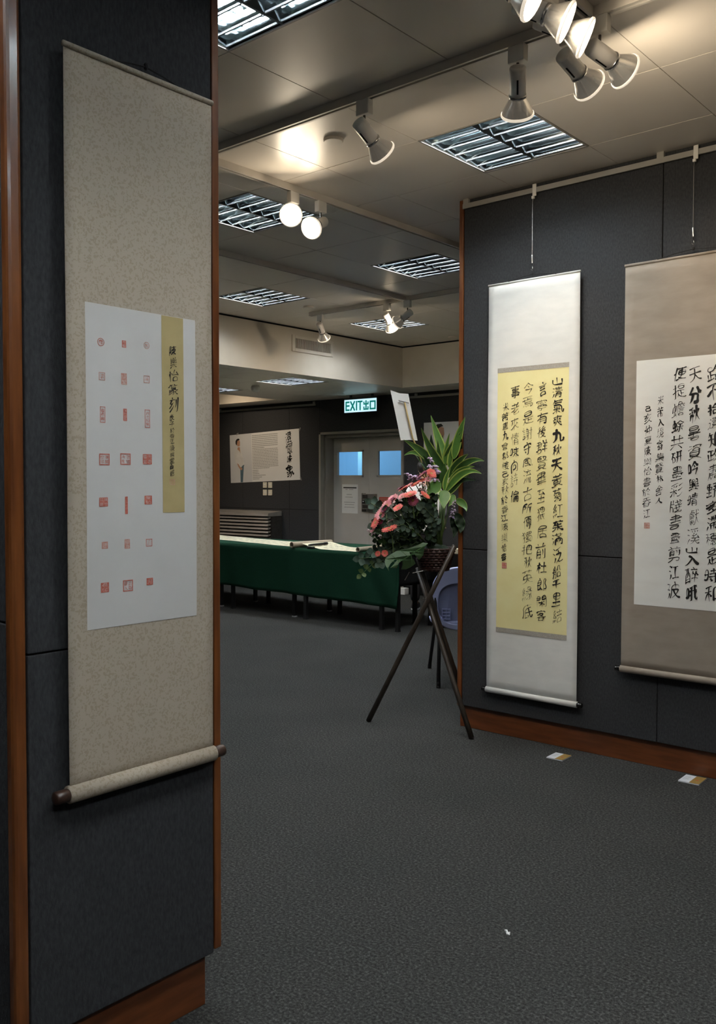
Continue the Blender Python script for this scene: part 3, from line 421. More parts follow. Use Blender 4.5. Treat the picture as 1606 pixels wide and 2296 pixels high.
'賢': [[10,68,36,67,35,61,10,61],[25,76,25,69],[38,76,11,76,10,55,12,53,50,54,59,59,67,66,70,74,46,75],[25,60,25,54],[50,75,49,69,56,59],[17,37,64,37],[61,59,68,53,77,53],[17,28,64,28],[17,28,17,21,19,19,63,19,64,46,18,46,17,28],[8,9,13,8,32,14],[51,13,75,8]],
'路': [[51,75,46,63,39,54,30,53,11,53,10,72,31,72,31,54],[22,53,22,16],[49,68,67,68,68,64,60,50,43,34],[46,61,54,50,71,34],[10,39,10,13],[22,36,41,34,46,31,70,30],[6,12,32,17,35,20],[44,31,44,10],[71,34,76,35],[71,34,70,10],[44,10,70,10]],
'載': [[10,70,40,70],[25,76,25,7],[8,58,74,58],[51,76,52,47,58,18,65,8,70,7,74,9,75,21],[9,48,42,48],[64,74,69,69],[11,31,41,31],[8,14,42,14,44,12],[41,31,40,23,11,23,11,39,40,39,41,31],[70,48,63,31,57,28],[43,8,44,12,57,19]],
'過': [[20,67,21,65],[9,48,18,48,18,18],[38,62,52,62,52,49],[38,49,38,73,65,73,65,49],[65,49,71,48,71,20,64,19],[18,18,29,11,38,9,74,9,78,13],[7,10,12,16,18,18],[31,20,32,49,65,49],[43,26,59,26,59,38,43,39,43,26]],
'遠': [[11,70,26,60,74,60],[32,70,70,70],[50,76,50,60],[9,47,18,47,18,17],[18,17,38,8,74,8,78,12],[28,22,49,34],[8,9,18,17],[50,32,50,18],[50,32,62,28,72,21],[67,39,71,34,64,28],[67,39,66,51,34,50,34,40,36,38,67,39]],
'遺': [[19,68,20,65],[9,48,18,48,18,18],[50,72,50,56],[26,55,75,55],[50,63,34,63,32,70,34,72,65,72,67,71,66,63,50,63],[33,41,67,41],[33,33,67,33],[33,33,34,26,66,26,67,48,34,48,33,33],[18,18,31,10,43,8,74,9,78,12],[7,10,11,15,18,18],[43,26,43,22],[31,15,43,22],[57,26,57,22,71,17]],
'郎': [[25,74,27,66],[12,52,37,52],[12,38,37,38,36,66,12,65,12,15,16,14,33,20],[31,29,39,13],[59,19,62,17,69,18,73,23,72,34,63,47,70,70,51,70,51,7]],
'郡': [[12,74,38,74,39,48,11,48],[23,74,22,51,16,32,17,10],[8,61,44,61],[17,35,40,34,40,14,17,14],[8,25,12,30,16,31],[62,22,68,20,75,25,75,35,71,43,66,47,66,54,74,69,74,73,53,73,53,10]],
'醉': [[7,73,31,73],[15,73,16,44,13,36,8,35],[23,73,23,39,31,38],[54,77,58,74,58,67],[41,67,74,67],[49,58,41,39],[48,50,54,46,56,41,59,41],[8,25,31,25],[67,58,57,34,57,7],[66,50,74,41],[8,12,31,12],[8,7,8,57,31,56,31,8],[41,26,75,26]],
'里': [[41,73,42,10],[16,58,67,58],[13,27,70,27],[67,58,67,73,16,73,17,42,67,42,67,58],[8,9,75,9]],
'重': [[15,71,67,74],[8,61,74,61],[41,71,41,8],[16,40,66,40],[16,40,16,32,18,30,65,30,66,51,17,51,16,40],[13,20,70,20],[7,8,75,8]],
'野': [[24,74,23,15],[9,60,39,60],[47,74,71,73,70,68,62,58],[39,60,38,46,10,46,9,74,38,74,39,60],[52,62,60,59,66,53,67,48],[9,32,38,32],[47,47,74,47,71,33],[59,47,59,11,57,9,47,10],[8,12,40,17]],
'長': [[21,63,63,63],[21,51,63,51],[66,75,21,74,20,11,42,15,45,18],[7,38,74,38],[40,38,43,29,57,16,68,11,75,11],[53,21,68,32,71,32]],
'閑': [[10,65,34,65],[10,54,33,54,34,75,10,74,10,9],[47,64,72,64],[22,40,59,40],[41,47,41,12],[39,38,21,20],[43,37,56,24],[72,54,49,54,47,56,47,74,72,75,72,10,63,10]],
'陳': [[31,68,72,68],[51,76,51,7],[34,44,69,44],[17,26,22,26,25,31,23,43,18,51,24,72,8,73,8,6],[47,31,34,15,28,12],[47,31,69,33,68,56,34,55,34,34,47,31],[57,31,64,19,73,13]],
'集': [[24,76,18,65,18,37,73,37],[21,67,69,67],[12,60,18,62],[43,75,45,72,43,64,43,38],[18,57,67,57],[18,47,67,47],[8,26,74,26],[5,10,11,9,27,16,33,20,34,25],[41,31,41,8],[49,25,53,18,74,9]],
'題': [[12,64,33,64],[43,74,75,74],[33,64,33,54,12,54,12,75,32,75,33,64],[7,43,38,43],[59,74,57,64],[57,64,46,62,46,33,71,32,71,63,57,64],[23,42,23,17],[12,33,8,11],[46,53,71,53],[23,30,36,30],[12,23,16,22,24,14,32,11,74,10],[46,42,71,42],[41,18,52,26],[66,26,75,19]],
'風': [[24,61,57,64],[40,62,40,17],[40,50,26,50,26,33,55,33,55,49,40,50],[8,11,15,30,16,74,65,74,68,20,70,14,74,11,77,14,76,22],[23,15,56,17],[51,26,54,25,60,12]],
'香': [[15,70,58,75,66,74],[8,58,74,58],[41,71,41,42],[5,37,10,36,24,44,33,53,34,57],[16,39,20,34],[49,57,50,53,61,43,73,37,78,38],[20,34,63,33],[20,34,20,10],[20,22,63,22],[68,39,63,33],[20,10,63,10],[63,33,63,10]],
'黃': [[11,70,72,70],[27,76,28,60,56,60,56,76],[7,51,75,51],[41,50,41,20],[17,30,66,30],[41,41,18,41,17,21,19,19,66,20,66,41,41,41],[4,8,12,7,33,14],[28,19,28,14],[55,19,55,14,73,7,75,8]],
}
def glyph(ch):
    return [[(q[i]/84.0-.5, q[i+1]/84.0-.5) for i in range(0, len(q), 2)] for q in GL[ch]]
def catmull(P, n=5):
    if len(P) == 2:
        return [(P[0][0]+(P[1][0]-P[0][0])*t/n, P[0][1]+(P[1][1]-P[0][1])*t/n) for t in range(n+1)]
    R = []
    for i in range(len(P)-1):
        p0 = P[max(i-1, 0)]; p1 = P[i]; p2 = P[i+1]; p3 = P[min(i+2, len(P)-1)]
        for t in range(n):
            u = t/n
            R.append(tuple((p1[k]*(1-u)+p2[k]*u)*.15+.85*.5*((2*p1[k])+(-p0[k]+p2[k])*u+(2*p0[k]-5*p1[k]+4*p2[k]-p3[k])*u*u
                     + (-p0[k]+3*p1[k]-3*p2[k]+p3[k])*u**3) for k in (0, 1)))
    R.append(P[-1]); return R
def chaikin(P, k=1):
    for _ in range(k):
        if len(P) < 3: return P
        Q = [P[0]]
        for i in range(len(P)-1):
            a, b = P[i], P[i+1]
            if i > 0: Q.append((a[0]*.72+b[0]*.28, a[1]*.72+b[1]*.28))
            if i < len(P)-2: Q.append((a[0]*.28+b[0]*.72, a[1]*.28+b[1]*.72))
        Q.append(P[-1]); P = Q
    return P
def brush(mb, pts, w, to3, mi=0, link=False):
    if len(pts) == 2:                                    # a straight stroke gets the slight bow of a brush line
        (ax, ay), (bx, by) = pts; k = rnd.uniform(-.07, .10)
        pts = [pts[0], ((ax+bx)/2-(by-ay)*k, (ay+by)/2+(bx-ax)*k), pts[1]]
    R = catmull(chaikin(pts, 1), 4); n = len(R)
    L = sum(math.dist(R[i], R[i+1]) for i in range(n-1))
    if L < 1e-6: return
    dx = pts[-1][0]-pts[0][0]; dy = pts[-1][1]-pts[0][1]
    hz = abs(dx) > abs(dy)*1.3
    a = rnd.uniform(.9, 1.5); mid = rnd.uniform(.35, .65) if hz else rnd.uniform(.6, 1.05); e = rnd.uniform(1.2, 1.9) if (dx > abs(dy)*.5 and dy < -abs(dx)*.3) else (rnd.uniform(.4, 1.3) if hz else rnd.uniform(.04, .35))
    if link: a, mid, e = .35, .22, .3
    row = []
    for i, p in enumerate(R):
        t = i/(n-1)
        q0 = R[max(i-1, 0)]; q1 = R[min(i+1, n-1)]
        tx, ty = q1[0]-q0[0], q1[1]-q0[1]; l = math.hypot(tx, ty) or 1
        nx, ny = -ty/l, tx/l
        ww = w*.5*((a*(1-t*2)+mid*t*2) if t < .5 else (mid*(2-2*t)+e*(2*t-1)))
        row.append([to3(p[0]+nx*ww, p[1]+ny*ww), to3(p[0]-nx*ww, p[1]-ny*ww)])
    # pointed caps
    d0 = (R[0][0]-R[1][0], R[0][1]-R[1][1]); l = math.hypot(*d0) or 1; c0 = w*.35*a
    d1 = (R[-1][0]-R[-2][0], R[-1][1]-R[-2][1]); l1 = math.hypot(*d1) or 1; c1 = w*.35*e
    s0 = to3(R[0][0]+d0[0]/l*c0, R[0][1]+d0[1]/l*c0); s1 = to3(R[-1][0]+d1[0]/l1*c1, R[-1][1]+d1[1]/l1*c1)
    row = [[s0, s0]]+row+[[s1, s1]]
    mb.grid(row, mi)
def write_char(mb, ch, cx, cy, sx, sy, w, to3, mi=0, slant=.24, wild=1.0, links=.32):
    st = glyph(ch); sh = rnd.uniform(-.08, .10); ph = rnd.uniform(0, 6); am = .032*wild
    w = w*min(1.2, max(.48, 1.36-.06*len(st))) if wild > .6 else w
    def tr(p):
        x, y = p
        x2 = x+am*sin(7*y+ph)+sh*y; y2 = y+slant*x+am*sin(6*x+ph*1.7)
        return (cx+x2*sx, cy+y2*sy)
    prev = None
    for s in st:
        q = [tr(p) for p in s]
        brush(mb, q, w*.80*rnd.uniform(.65, 1.3), to3, mi)
        if prev and rnd.random() < links:
            d = math.dist(prev, q[0])
            if .05*sx < d < .42*sx: brush(mb, [prev, ((prev[0]+q[0][0])/2+.03*sx, (prev[1]+q[0][1])/2), q[0]], w*.55, to3, mi, link=True)
        prev = q[-1]
def write_column(mb, text, u0, u1, v0, v1, size, w, to3, mi=0, wild=1.0, links=.32, slant=.24):
    n = len(text); hs = [rnd.uniform(.76, 1.24)*(.62 if c in '山入日己千人' else 1.0) for c in text]
    tot = sum(hs); y = v0; H = v0-v1
    for c, h in zip(text, hs):
        hh = H*h/tot
        t = (v0-y+hh/2)/H
        cx = u0+(u1-u0)*t+rnd.uniform(-.05, .05)*size
        sy = min(hh*1.02, size*1.2)*rnd.uniform(.88, 1.0); sx = size*rnd.uniform(.66, 1.0)
        write_char(mb, c, cx, y-hh/2, sx, sy, w*rnd.choice((.75, .85, 1.0, 1.0, 1.15, 1.3)), to3, mi, slant, wild, links)
        y -= hh
# ------------------------------------------------------------------ the room
ZC, ZL = 3.102, 2.607                # raised ceiling, lowered ceiling
GX, GY = -2.693, 2.973               # ceiling grid origin (0.6 m tiles)
b = MB(); b.box(-13.2, 4.0, -3.2, 12.0, -.08, 0); struct(b.build('floor', M_carpet))

TROFFER_HI = [(-2.693, 1.773), (-2.693, 3.573), (-4.493, 3.573), (-4.493, 5.373), (-6.293, 5.373), (-6.293, 7.173),
              (-0.893, 1.773), (-0.893, -0.027), (-2.693, -0.027), (-4.493, 1.773), (-6.293, 3.573), (-4.493, 7.173), (0.907, 1.773), (0.907, -0.027)]
TROFFER_LO = [(-7.72, 7.18), (-9.17, 7.18)]
b = MB()
b.box(-7.0, 4.0, -3.2, 9.0, ZC+.10, ZC+.14, 1)
for i in range(-8, 12):
    for j in range(-11, 11):
        x = GX+.6*i; y = GY+.6*j
        if x+.6 < -6.87 or y > 8.83 or x > 4 or y < -3.2: continue
        if any(abs(x-a) < .1 and abs(y-c) < .1 for a, c in TROFFER_HI): continue
        x0, x1, y0, y1 = max(x+.002, -6.862), x+.598, y+.002, min(y+.598, 8.82)
        if x1-x0 < .02 or y1-y0 < .02: continue
        b.box(x0, x1, y0, y1, ZC+rnd.uniform(0, .0012), ZC+.02, 0)
for i in range(-8, 13):
    x = GX+.6*i
    if -6.87 < x < 4: b.box(x-.004, x+.004, -3.2, 8.82, ZC+.006, ZC+.012, 1)
for j in range(-11, 11):
    y = GY+.6*j
    if -3.2 < y < 8.82: b.box(-6.86, 4, y-.004, y+.004, ZC+.006, ZC+.012, 1)
struct(b.build('ceiling', [M_tile, M_tbar], bevel=0))

# lowered ceiling along the back and left of the room
b = MB()
def low(x0, x1, y0, y1):
    n = max(1, round((x1-x0)/.6)); m = max(1, round((y1-y0)/.6))
    for i in range(n):
        for j in range(m):
            a0 = x0+(x1-x0)*i/n; a1 = x0+(x1-x0)*(i+1)/n; c0 = y0+(y1-y0)*j/m; c1 = y0+(y1-y0)*(j+1)/m
            if any(abs((a0+a1)/2-(tx+.3)) < .3 and abs((c0+c1)/2-(ty+.3)) < .3 for tx, ty in TROFFER_LO): continue
            b.box(a0+.002, a1-.002, c0+.002, c1-.002, ZL, ZL+.02, 0)
LX = [-9.17, -8.57, -8.445, -7.72, -7.12, -6.876]
for k in range(len(LX)-1):
    low(LX[k], LX[k+1], 7.18, 7.78); low(LX[k], LX[k+1], 7.78, 9.42); low(LX[k], LX[k+1], -3.18, 7.18)
low(-6.876, 4.0, 8.834, 9.42); low(-13.2, -9.17, 8.99, 9.42)
b.box(-9.17, -6.876, -3.2, 9.42, ZL+.10, ZL+.12, 1)
struct(b.build('ceiling_lowered', [M_tile, M_tbar]))
b = MB(); b.box(-13.2, -9.17, -3.2, 8.98, ZC, ZC+.05); struct(b.build('ceiling_recess', M_tile))

# cream fascias where the ceiling steps down
b = MB()
b.box(-6.876, -6.866, -3.2, 8.834, ZL, ZC+.02, 0); b.box(-6.866, 4.0, 8.824, 8.834, ZL, ZC+.02, 0)
b.box(-13.2, -9.17, 8.98, 8.99, ZL, ZC, 0); b.box(-9.18, -9.17, -3.2, 8.98, ZL, ZC, 0)
b.box(-6.866, -6.858, -3.2, 8.824, ZC-.014, ZC, 1); b.box(-6.866, 4.0, 8.816, 8.824, ZC-.014, ZC, 1)  # black strips drawn in for the shadow gap below the ceiling tiles
struct(b.build('trim_fascia', [M_cream, M_gap]))

def panels(mb, axis, val, face, u0, u1, splits, zs, th=.03, gap=.004):
    """fabric covered panels side by side; face = +1/-1 outward direction of axis"""
    us = [u0]+list(splits)+[u1]; zz = zs
    for i in range(len(us)-1):
        for k in range(len(zz)-1):
            a0, a1, z0, z1 = us[i]+gap/2, us[i+1]-gap/2, zz[k]+gap/2, zz[k+1]-gap/2
            v0, v1 = sorted((val, val-face*th))
            if axis == 'x': mb.box(v0, v1, a0, a1, z0, z1, 0)
            else: mb.box(a0, a1, v0, v1, z0, z1, 0)
# free standing pillar on the left
PX, PY0, PY1 = -1.922, 1.046, 1.657
b = MB()
panels(b, 'x', PX, 1, 1.080, 1.631, [], [.151, 1.059, ZC])
panels(b, 'y', 1.052, -1, -3.1, PX-.032, [-2.45], [.151, 1.132, ZC])
b.box(-3.1, PX-.03, PY0+.03, PY1-.012, .14, ZC, 1)
b.box(-3.1, PX-.05, PY0+.05, PY1-.03, 0, .14, 1)
struct(b.build('wall_left', [M_fabric, M_gap], bevel=.003))
b = MB(); b.box(-3.1, PX-.03, PY0+.04, PY1-.034, 0, .148); struct(b.build('baseboard_left', M_woodh, bevel=.002))
b = MB()
b.box(PX-.030, PX+.004, PY0-.004, 1.078, 0, ZC)
struct(b.build('trim_1', M_wood, bevel=.009))
b = MB(); b.box(PX-.035, PX, 1.633, PY1, .16, ZC); struct(b.build('trim_2', M_wood, bevel=.003))

# the panelled partition on the right with the hanging scrolls
RY = 4.493; RX0 = -3.073
b = MB()
panels(b, 'y', RY, -1, RX0+.030, 4.0, [-1.850, -0.63, .59, 1.81, 3.03], [.131, 1.062, ZC])
b.box(RX0+.03, 4.0, RY+.028, RY+.17, 0, ZC, 1)
struct(b.build('wall_right', [M_fabric, M_gap], bevel=.003))
b = MB(); b.box(RX0+.005, 4.0, RY+.022, RY+.12, 0, .131); struct(b.build('baseboard_right', M_woodh, bevel=.002))
b = MB(); b.box(RX0, RX0+.028, RY-.004, RY+.17, .128, ZC); struct(b.build('trim_3', M_wood, bevel=.003))

# back wall with the opening for the double door
BY = 9.42; DX0, DX1, DZ = -8.80, -7.30, 2.155
b = MB()
panels(b, 'y', BY, -1, -13.2, DX0, [-11.62, -10.40, -8.85 if False else -9.4], [.10, 1.062, ZL])
panels(b, 'y', BY, -1, DX0, DX1, [], [DZ, ZL])
panels(b, 'y', BY, -1, DX1, 4.0, [-6.1, -4.9, -3.7], [.10, 1.062, ZL])
b.box(-13.2, DX0, BY+.028, BY+.30, 0, 2.85, 1); b.box(DX0, DX1, BY+.028, BY+.30, DZ, 2.85, 1); b.box(DX1, 4.0, BY+.028, BY+.30, 0, 2.85, 1)
struct(b.build('wall_back', [M_fabric, M_gap], bevel=.003))
b = MB(); b.box(-13.2, DX0, BY-.004, BY+.02, 0, .10); b.box(DX1, 4.0, BY-.004, BY+.02, 0, .10); struct(b.build('baseboard_back', M_gap))
b = MB(); b.box(-13.3, -13.2, -3.2, 9.7, 0, ZC); struct(b.build('wall_far_left', M_fabric))
b = MB(); b.box(4.0, 4.1, -3.2, 9.7, 0, ZC); struct(b.build('wall_far_right', M_fabric))
b = MB(); b.box(-13.2, 4.0, -3.3, -3.2, 0, ZC); struct(b.build('wall_behind_camera', M_fabric))

# blue corridor seen through the door windows
b = MB()
b.box(-10.2, -6.0, 11.3, 11.36, 0, 2.7, 0); b.box(-10.26, -10.2, 9.72, 11.36, 0, 2.7, 0); b.box(-6.0, -5.94, 9.72, 11.36, 0, 2.7, 0)
b.box(-10.2, -6.0, 9.72, 11.3, 2.7, 2.75, 2); b.box(-8.93, -8.82, 10.4, 10.50, 0, 2.7, 1)
struct(b.build('wall_corridor', [M_blue, M_paleblue, M_whitemetal]))
lt = bpy.data.lights.new('corridor_light', 'AREA'); lt.energy = 26; lt.size = 1.8; lt.size_y = .5; lt.shape = 'RECTANGLE'; lt.color = (.9, .96, 1)
lo = bpy.data.objects.new('corridor_light', lt); COL.objects.link(lo); lo.location = (-9.5, 10.05, 2.66)

# double door
b = MB()
t = .05
b.box(DX0, DX0+.035, BY-.02, BY+.28, 0, DZ, 0); b.box(DX1-.035, DX1, BY-.02, BY+.28, 0, DZ, 0); b.box(DX0, DX1, BY-.02, BY+.28, DZ-.035, DZ, 0)
b.box(DX0+.035, DX0+.065, BY+.06, BY+.28, 0, DZ-.035, 0); b.box(DX0+.035, DX1-.035, BY+.06, BY+.28, DZ-.075, DZ-.035, 0); b.box(DX0+.035, DX1-.035, BY+.20, BY+.223, DZ-.088, DZ-.075, 0); b.box(DX0+.035, DX1-.035, BY+.272, BY+.29, DZ-.10, DZ-.075, 0)
fr = struct(b.build('door_frame', M_frame, bevel=.004))
fr.name = 'trim_4'
LEAF = [(-8.735, -8.082, -8.669, -8.195), (-8.078, -7.405, -7.925, -7.455)]
doors = []
for k, (x0, x1, wx0, wx1) in enumerate(LEAF):
    b = MB(); y0, y1 = 9.645, 9.69
    wz0, wz1 = 1.548, 1.885
    b.box(x0, wx0, y0, y1, .01, 2.076); b.box(wx1, x1, y0, y1, .01, 2.076); b.box(wx0, wx1, y0, y1, .01, wz0); b.box(wx0, wx1, y0, y1, wz1, 2.076)
    d = struct(b.build('door_%d' % (k+1), M_doorpaint), 'putty coloured door leaf with a square blue lit window, %s of the pair' % ('left' if k == 0 else 'right'))
    b = MB(); e = .018
    b.box(wx0-e, wx0+.006, y0-.008, y0+.01, wz0-e, wz1+e); b.box(wx1-.006, wx1+e, y0-.008, y0+.01, wz0-e, wz1+e)
    b.box(wx0-e, wx1+e, y0-.008, y0+.01, wz0-e, wz0+.006); b.box(wx0-e, wx1+e, y0-.008, y0+.01, wz1-.006, wz1+e)
    b.build('window_bead', M_doorpaint, d)
    b = MB(); b.box(wx0, wx1, y0+.02, y0+.026, wz0, wz1); b.build('window_pane', M_glass, d)
    doors.append(d)
b = MB(); b.lathe([(.016, 0), (.016, .006), (.010, .008)], Matrix.Translation((-8.02, 9.645, .925)) @ Matrix.Rotation(pi/2, 4, 'X'), 14); b.build('keyhole', M_lockdark, doors[1])

# hanging rails
def rail(x0, x1, y, z0, z1, tabs, name, label):
    r = thing(name, ((x0+x1)/2, y, z0), label, 'picture rail')
    m = MB(); m.box(x0, x1, y-.012, y, z0, z1); m.box(x0, x1, y-.012, y-.008, z1, z1+.004); m.build('rail_bar', M_rail, r)
    for x in tabs:
        m = MB(); m.box(x-.018, x+.018, y-.006, y+.02, z1-.004, z1+.035); m.build('bracket', M_rail, r)
rail(RX0+.035, 4.0, RY-.012, 3.045, 3.068, [-3.02, -1.86, -.6], 'hanging_rail', 'long painted metal hanging rail at the top of the right partition')
rail(-13.2, -8.86, BY-.012, 2.535, 2.560, [-10.9, -8.9], 'hanging_rail', 'dim metal hanging rail above the exhibition poster on the back wall')
rail(-7.2, -3.2, BY-.012, 2.535, 2.560, [-7.1, -5.0], 'hanging_rail', 'dim metal hanging rail on the back wall right of the double door')

# ------------------------------------------------------------------ recessed fluorescent lights
def louvre_mesh():
    m = MB()
    def wedge_x(x0, x1, y):                  # cross blade, wide at the top
        sec = [(-.013, .040), (-.0085, .018), (-.0052, .007), (-.0035, 0), (.0035, 0), (.0052, .007), (.0085, .018), (.013, .040)]
        for k in range(7):
            (a, z), (c, w) = sec[k], sec[k+1]
            m.quad((x0, y+a, z), (x1, y+a, z), (x1, y+c, w), (x0, y+c, w), 1 if k in (2, 4) else 0)
        m.quad((x0, y-.013, .040), (x0, y+.013, .040), (x1, y+.013, .040), (x1, y-.013, .040), 0)
        for x in (x0, x1): m.poly([(x, y+a, z) for a, z in sec], 0)
    def wedge_y(x, w):
        sec = [(-w*1.5, .05), (-w*.95, .024), (-w*.25, 0), (w*.25, 0), (w*.95, .024), (w*1.5, .05)]
        m.rings([[(x+a, y, z) for a, z in sec] for y in (.008, .592)], 0)
    for k in range(0, 7):
        y = min(max(.6*k/6, .022), .578)
        wedge_x(.01, .29, y); wedge_x(.31, .59, y)
    wedge_y(.30, .020); wedge_y(.012, .012); wedge_y(.588, .012)
    return m
def make_troffer(z):
    r = thing('ceiling_light', (0, 0, z), 'x', 'ceiling light', 'recessed fluorescent ceiling lights')
    m = MB(); h = .095
    m.box(0.004, .596, 0.004, .596, z+h, z+h+.01, 0)
    for a in ((.004, .008, .004, .596), (.592, .596, .004, .596), (.004, .596, .004, .008), (.004, .596, .592, .596)): m.box(*a, z+.0, z+h, 0)
    m.build('housing', M_mirror, r)
    m = MB()
    for a in ((.001, .010, .001, .599), (.590, .599, .001, .599), (.001, .599, .001, .010), (.001, .599, .590, .599)): m.box(*a, z-.002, z+.004, 0)
    m.build('rim', M_trofrim, r)
    m = louvre_mesh(); m.v = [Vector((p.x, p.y, p.z+z+.004)) for p in m.v]; m.build('louvre', [M_mirror, M_blade], r)
    for x in (.09, .21, .39, .51):
        m = MB(); m.tube([(x, .02, z+.074), (x, .58, z+.074)], .0125, 8); m.build('tube', M_tube, r, smooth=True)
    return r
def copy_tree(o, parent=None):
    c = o.copy(); COL.objects.link(c)
    if parent is not None: c.parent = parent
    for ch in list(o.children): copy_tree(ch, c)
    return c
trof = make_troffer(0.0)
TL = ['large bright louvred ceiling light at the top edge nearest the camera', 'bright louvred ceiling light in the ceiling in front of the yellow scroll',
      'louvred ceiling light behind the two glaring spotlights', 'dimmer louvred ceiling light beside the left edge of the right partition',
      'dim louvred ceiling light in front of the cream fascia, beside the grey pillar', 'louvred ceiling light seen just behind the paired far spotlights',
      'louvred ceiling light right of the nearest one', 'louvred ceiling light above the camera on the right', 'louvred ceiling light straight above the camera',
      'louvred ceiling light behind the grey pillar', 'louvred ceiling light far behind the grey pillar', 'louvred ceiling light behind the right partition',
      'louvred ceiling light over the right of the room', 'louvred ceiling light in the corner behind the camera',
      'louvred light in the lowered ceiling nearer the exit sign', 'louvred light in the lowered ceiling by the grey pillar edge']
for i, (x, y) in enumerate(TROFFER_HI+TROFFER_LO):
    o = trof if i == 0 else copy_tree(trof)
    o.location = (x, y, ZC if i < len(TROFFER_HI) else ZL); o['label'] = TL[i]

# ------------------------------------------------------------------ track lighting
def track(x0, y0, x1, y1, label):
    m = MB(); w = .018; z0, z1 = ZC-.036, ZC
    r = thing('lighting_track', ((x0+x1)/2, (y0+y1)/2, ZC-.03), label, 'lighting track', 'ceiling lighting tracks')
    if abs(x1-x0) > abs(y1-y0):
        m.box(x0, x1, y0-w, y0-w*.42, z0, z1); m.box(x0, x1, y0+w*.42, y0+w, z0, z1); m.box(x0, x1, y0-w*.42, y0+w*.42, z0+.012, z1)
        g = MB(); g.box(x0, x1, y0-w*.40, y0+w*.40, z0+.009, z0+.0115)
    else:
        m.box(x0-w, x0-w*.42, y0, y1, z0, z1); m.box(x0+w*.42, x0+w, y0, y1, z0, z1); m.box(x0-w*.42, x0+w*.42, y0, y1, z0+.012, z1)
        g = MB(); g.box(x0-w*.40, x0+w*.40, y0, y1, z0+.009, z0+.0115)
    m.build('track_body', M_track, r); g.build('conductor_slot', M_gap, r)
track(-3.60, 2.985, 3.6, 2.985, 'long grey ceiling track carrying the row of near spotlights')
track(-1.495, 2.965, -1.495, .6, 'short grey ceiling track meeting the long one, with the bright lit spotlights')
track(-3.62, 3.003, -3.62, 6.2, 'grey ceiling track carrying the two glaring spotlights facing the camera')
track(-5.01, 2.6, -5.01, 6.46, 'far grey ceiling track running towards the paired spotlights')
track(-6.18, 6.478, -3.3, 6.478, 'far grey ceiling track carrying the three distant spotlights')

HEAD = {}
def head_meshes():
    m = MB()
    m.lathe([(.020, .098), (.029, .094), (.031, .086), (.031, -.030), (.027, -.034)], n=22); HEAD['housing'] = (m, M_lampgrey)
    for a in (0, pi):
        m = MB(); m.box(-.003, .003, .0300, .0322, -.015, .05, 0, Matrix.Rotation(a, 4, 'Z')); HEAD['vent_slot' if a == 0 else 'rear_slot'] = (m, M_gap)
    m = MB(); m.lathe([(.033, -.030), (.034, -.033), (.034, -.042), (.030, -.046)], n=22); HEAD['collar'] = (m, M_steel)
    m = MB(); m.lathe([(.026, -.040), (.034, -.056), (.046, -.082), (.056, -.104), (.0605, -.118)], n=26, caps=False); HEAD['reflector_bulb'] = (m, M_bulb)
    m = MB(); m.lathe([(.0600, -.116), (.0630, -.118), (.0635, -.125), (.0610, -.130), (.0575, -.1305), (.0575, -.126)], n=26, caps=False); HEAD['bulb_rim'] = (m, M_rim)
    m = MB(); m.lathe([(.0585, -.124), (.045, -.128), (.02, -.1305), (.0001, -.131)], n=26, caps=False); HEAD['lens'] = (m, M_lens)
head_meshes()
def head_part(key, parent, M, mt=None):
    m, mm = HEAD[key]; k = MB(); k.v = [M @ p for p in m.v]; k.f = m.f; k.m = m.m
    return k.build(key, mt or mm, parent, smooth=True)
def lamp(x, y, d, label, on=True, watts=None, size=47, drop=.110, along='x', back=.030):
    d = Vector(d).normalized(); zt = ZC-.036
    r = thing('track_spotlight', (x, y, zt), label, 'spotlight', 'track spotlights')
    m = MB()
    sx, sy = (.034, .017) if along == 'x' else (.017, .034)
    m.box(x-sx, x+sx, y-sy, y+sy, zt-.062, zt); m.build('adapter', M_mount, r, bevel=.003)
    m = MB(); m.tube([(x, y, zt-.06), (x, y, zt-drop+.02), (x, y, zt-drop+.0)], .0052, 8); m.build('stem', M_lockdark, r)
    p = Vector((x, y, zt-drop-.012)) + d*back
    M = Matrix.Translation(p) @ orient(d) @ Matrix.Diagonal((1, 1, .80, 1))
    h = head_part('housing', r, M); head_part('vent_slot', h, M); head_part('rear_slot', h, M).name = 'vent_slot'; head_part('collar', h, M)
    bl = head_part('reflector_bulb', r, M, None if on else M_bulboff); head_part('bulb_rim', bl, M, None if on else M_lensoff); head_part('lens', bl, M, None if on else M_lensoff)
    if on: spot('spot_beam', p+d*.114, d, watts or SPOT_W, size)
    return r
lamp(-2.53, 2.985, (0.08, .84, -.54), 'small spotlight on the long track left of the others, pointing away right')
lamp(-1.787, 2.985, (-.36, .60, -.70), 'spotlight hanging straight down in front of the near louvred light')
lamp(-1.461, 2.985, (.32, .90, -.28), 'rightmost near spotlight with a glinting silver bulb')
lamp(-1.575, 2.985, (.12, .88, -.34), 'spotlight half hidden under the two bright lit ones, pointing down right')
lamp(-1.495, 2.69, (.72, .42, -.40), 'bright spotlight above the rightmost one, second from the top', along='y')
lamp(-1.495, 2.56, (.72, .40, -.40), 'largest bright spotlight at the top with a wide glowing face', along='y')
lamp(-1.495, 2.37, (.68, .28, -.46), 'bright spotlight cut by the top edge of the picture', along='y')
lamp(-3.62, 3.659, (.60, -.74, -.30), 'left of the two glaring spotlights, facing the camera', along='y', watts=SPOT_W*.55)
lamp(-3.62, 3.884, (.24, -.86, -.44), 'right of the two glaring spotlights, its grey housing in view', along='y', watts=SPOT_W*.55)
lamp(-6.041, 6.478, (-.22, .62, -.66), 'far spotlight alone in front of the air vent', watts=SPOT_W*1.5, size=72)
lamp(-5.219, 6.478, (-.10, .66, -.62), 'far spotlight with a pale lit housing, left of the pair', watts=SPOT_W*1.5, size=72)
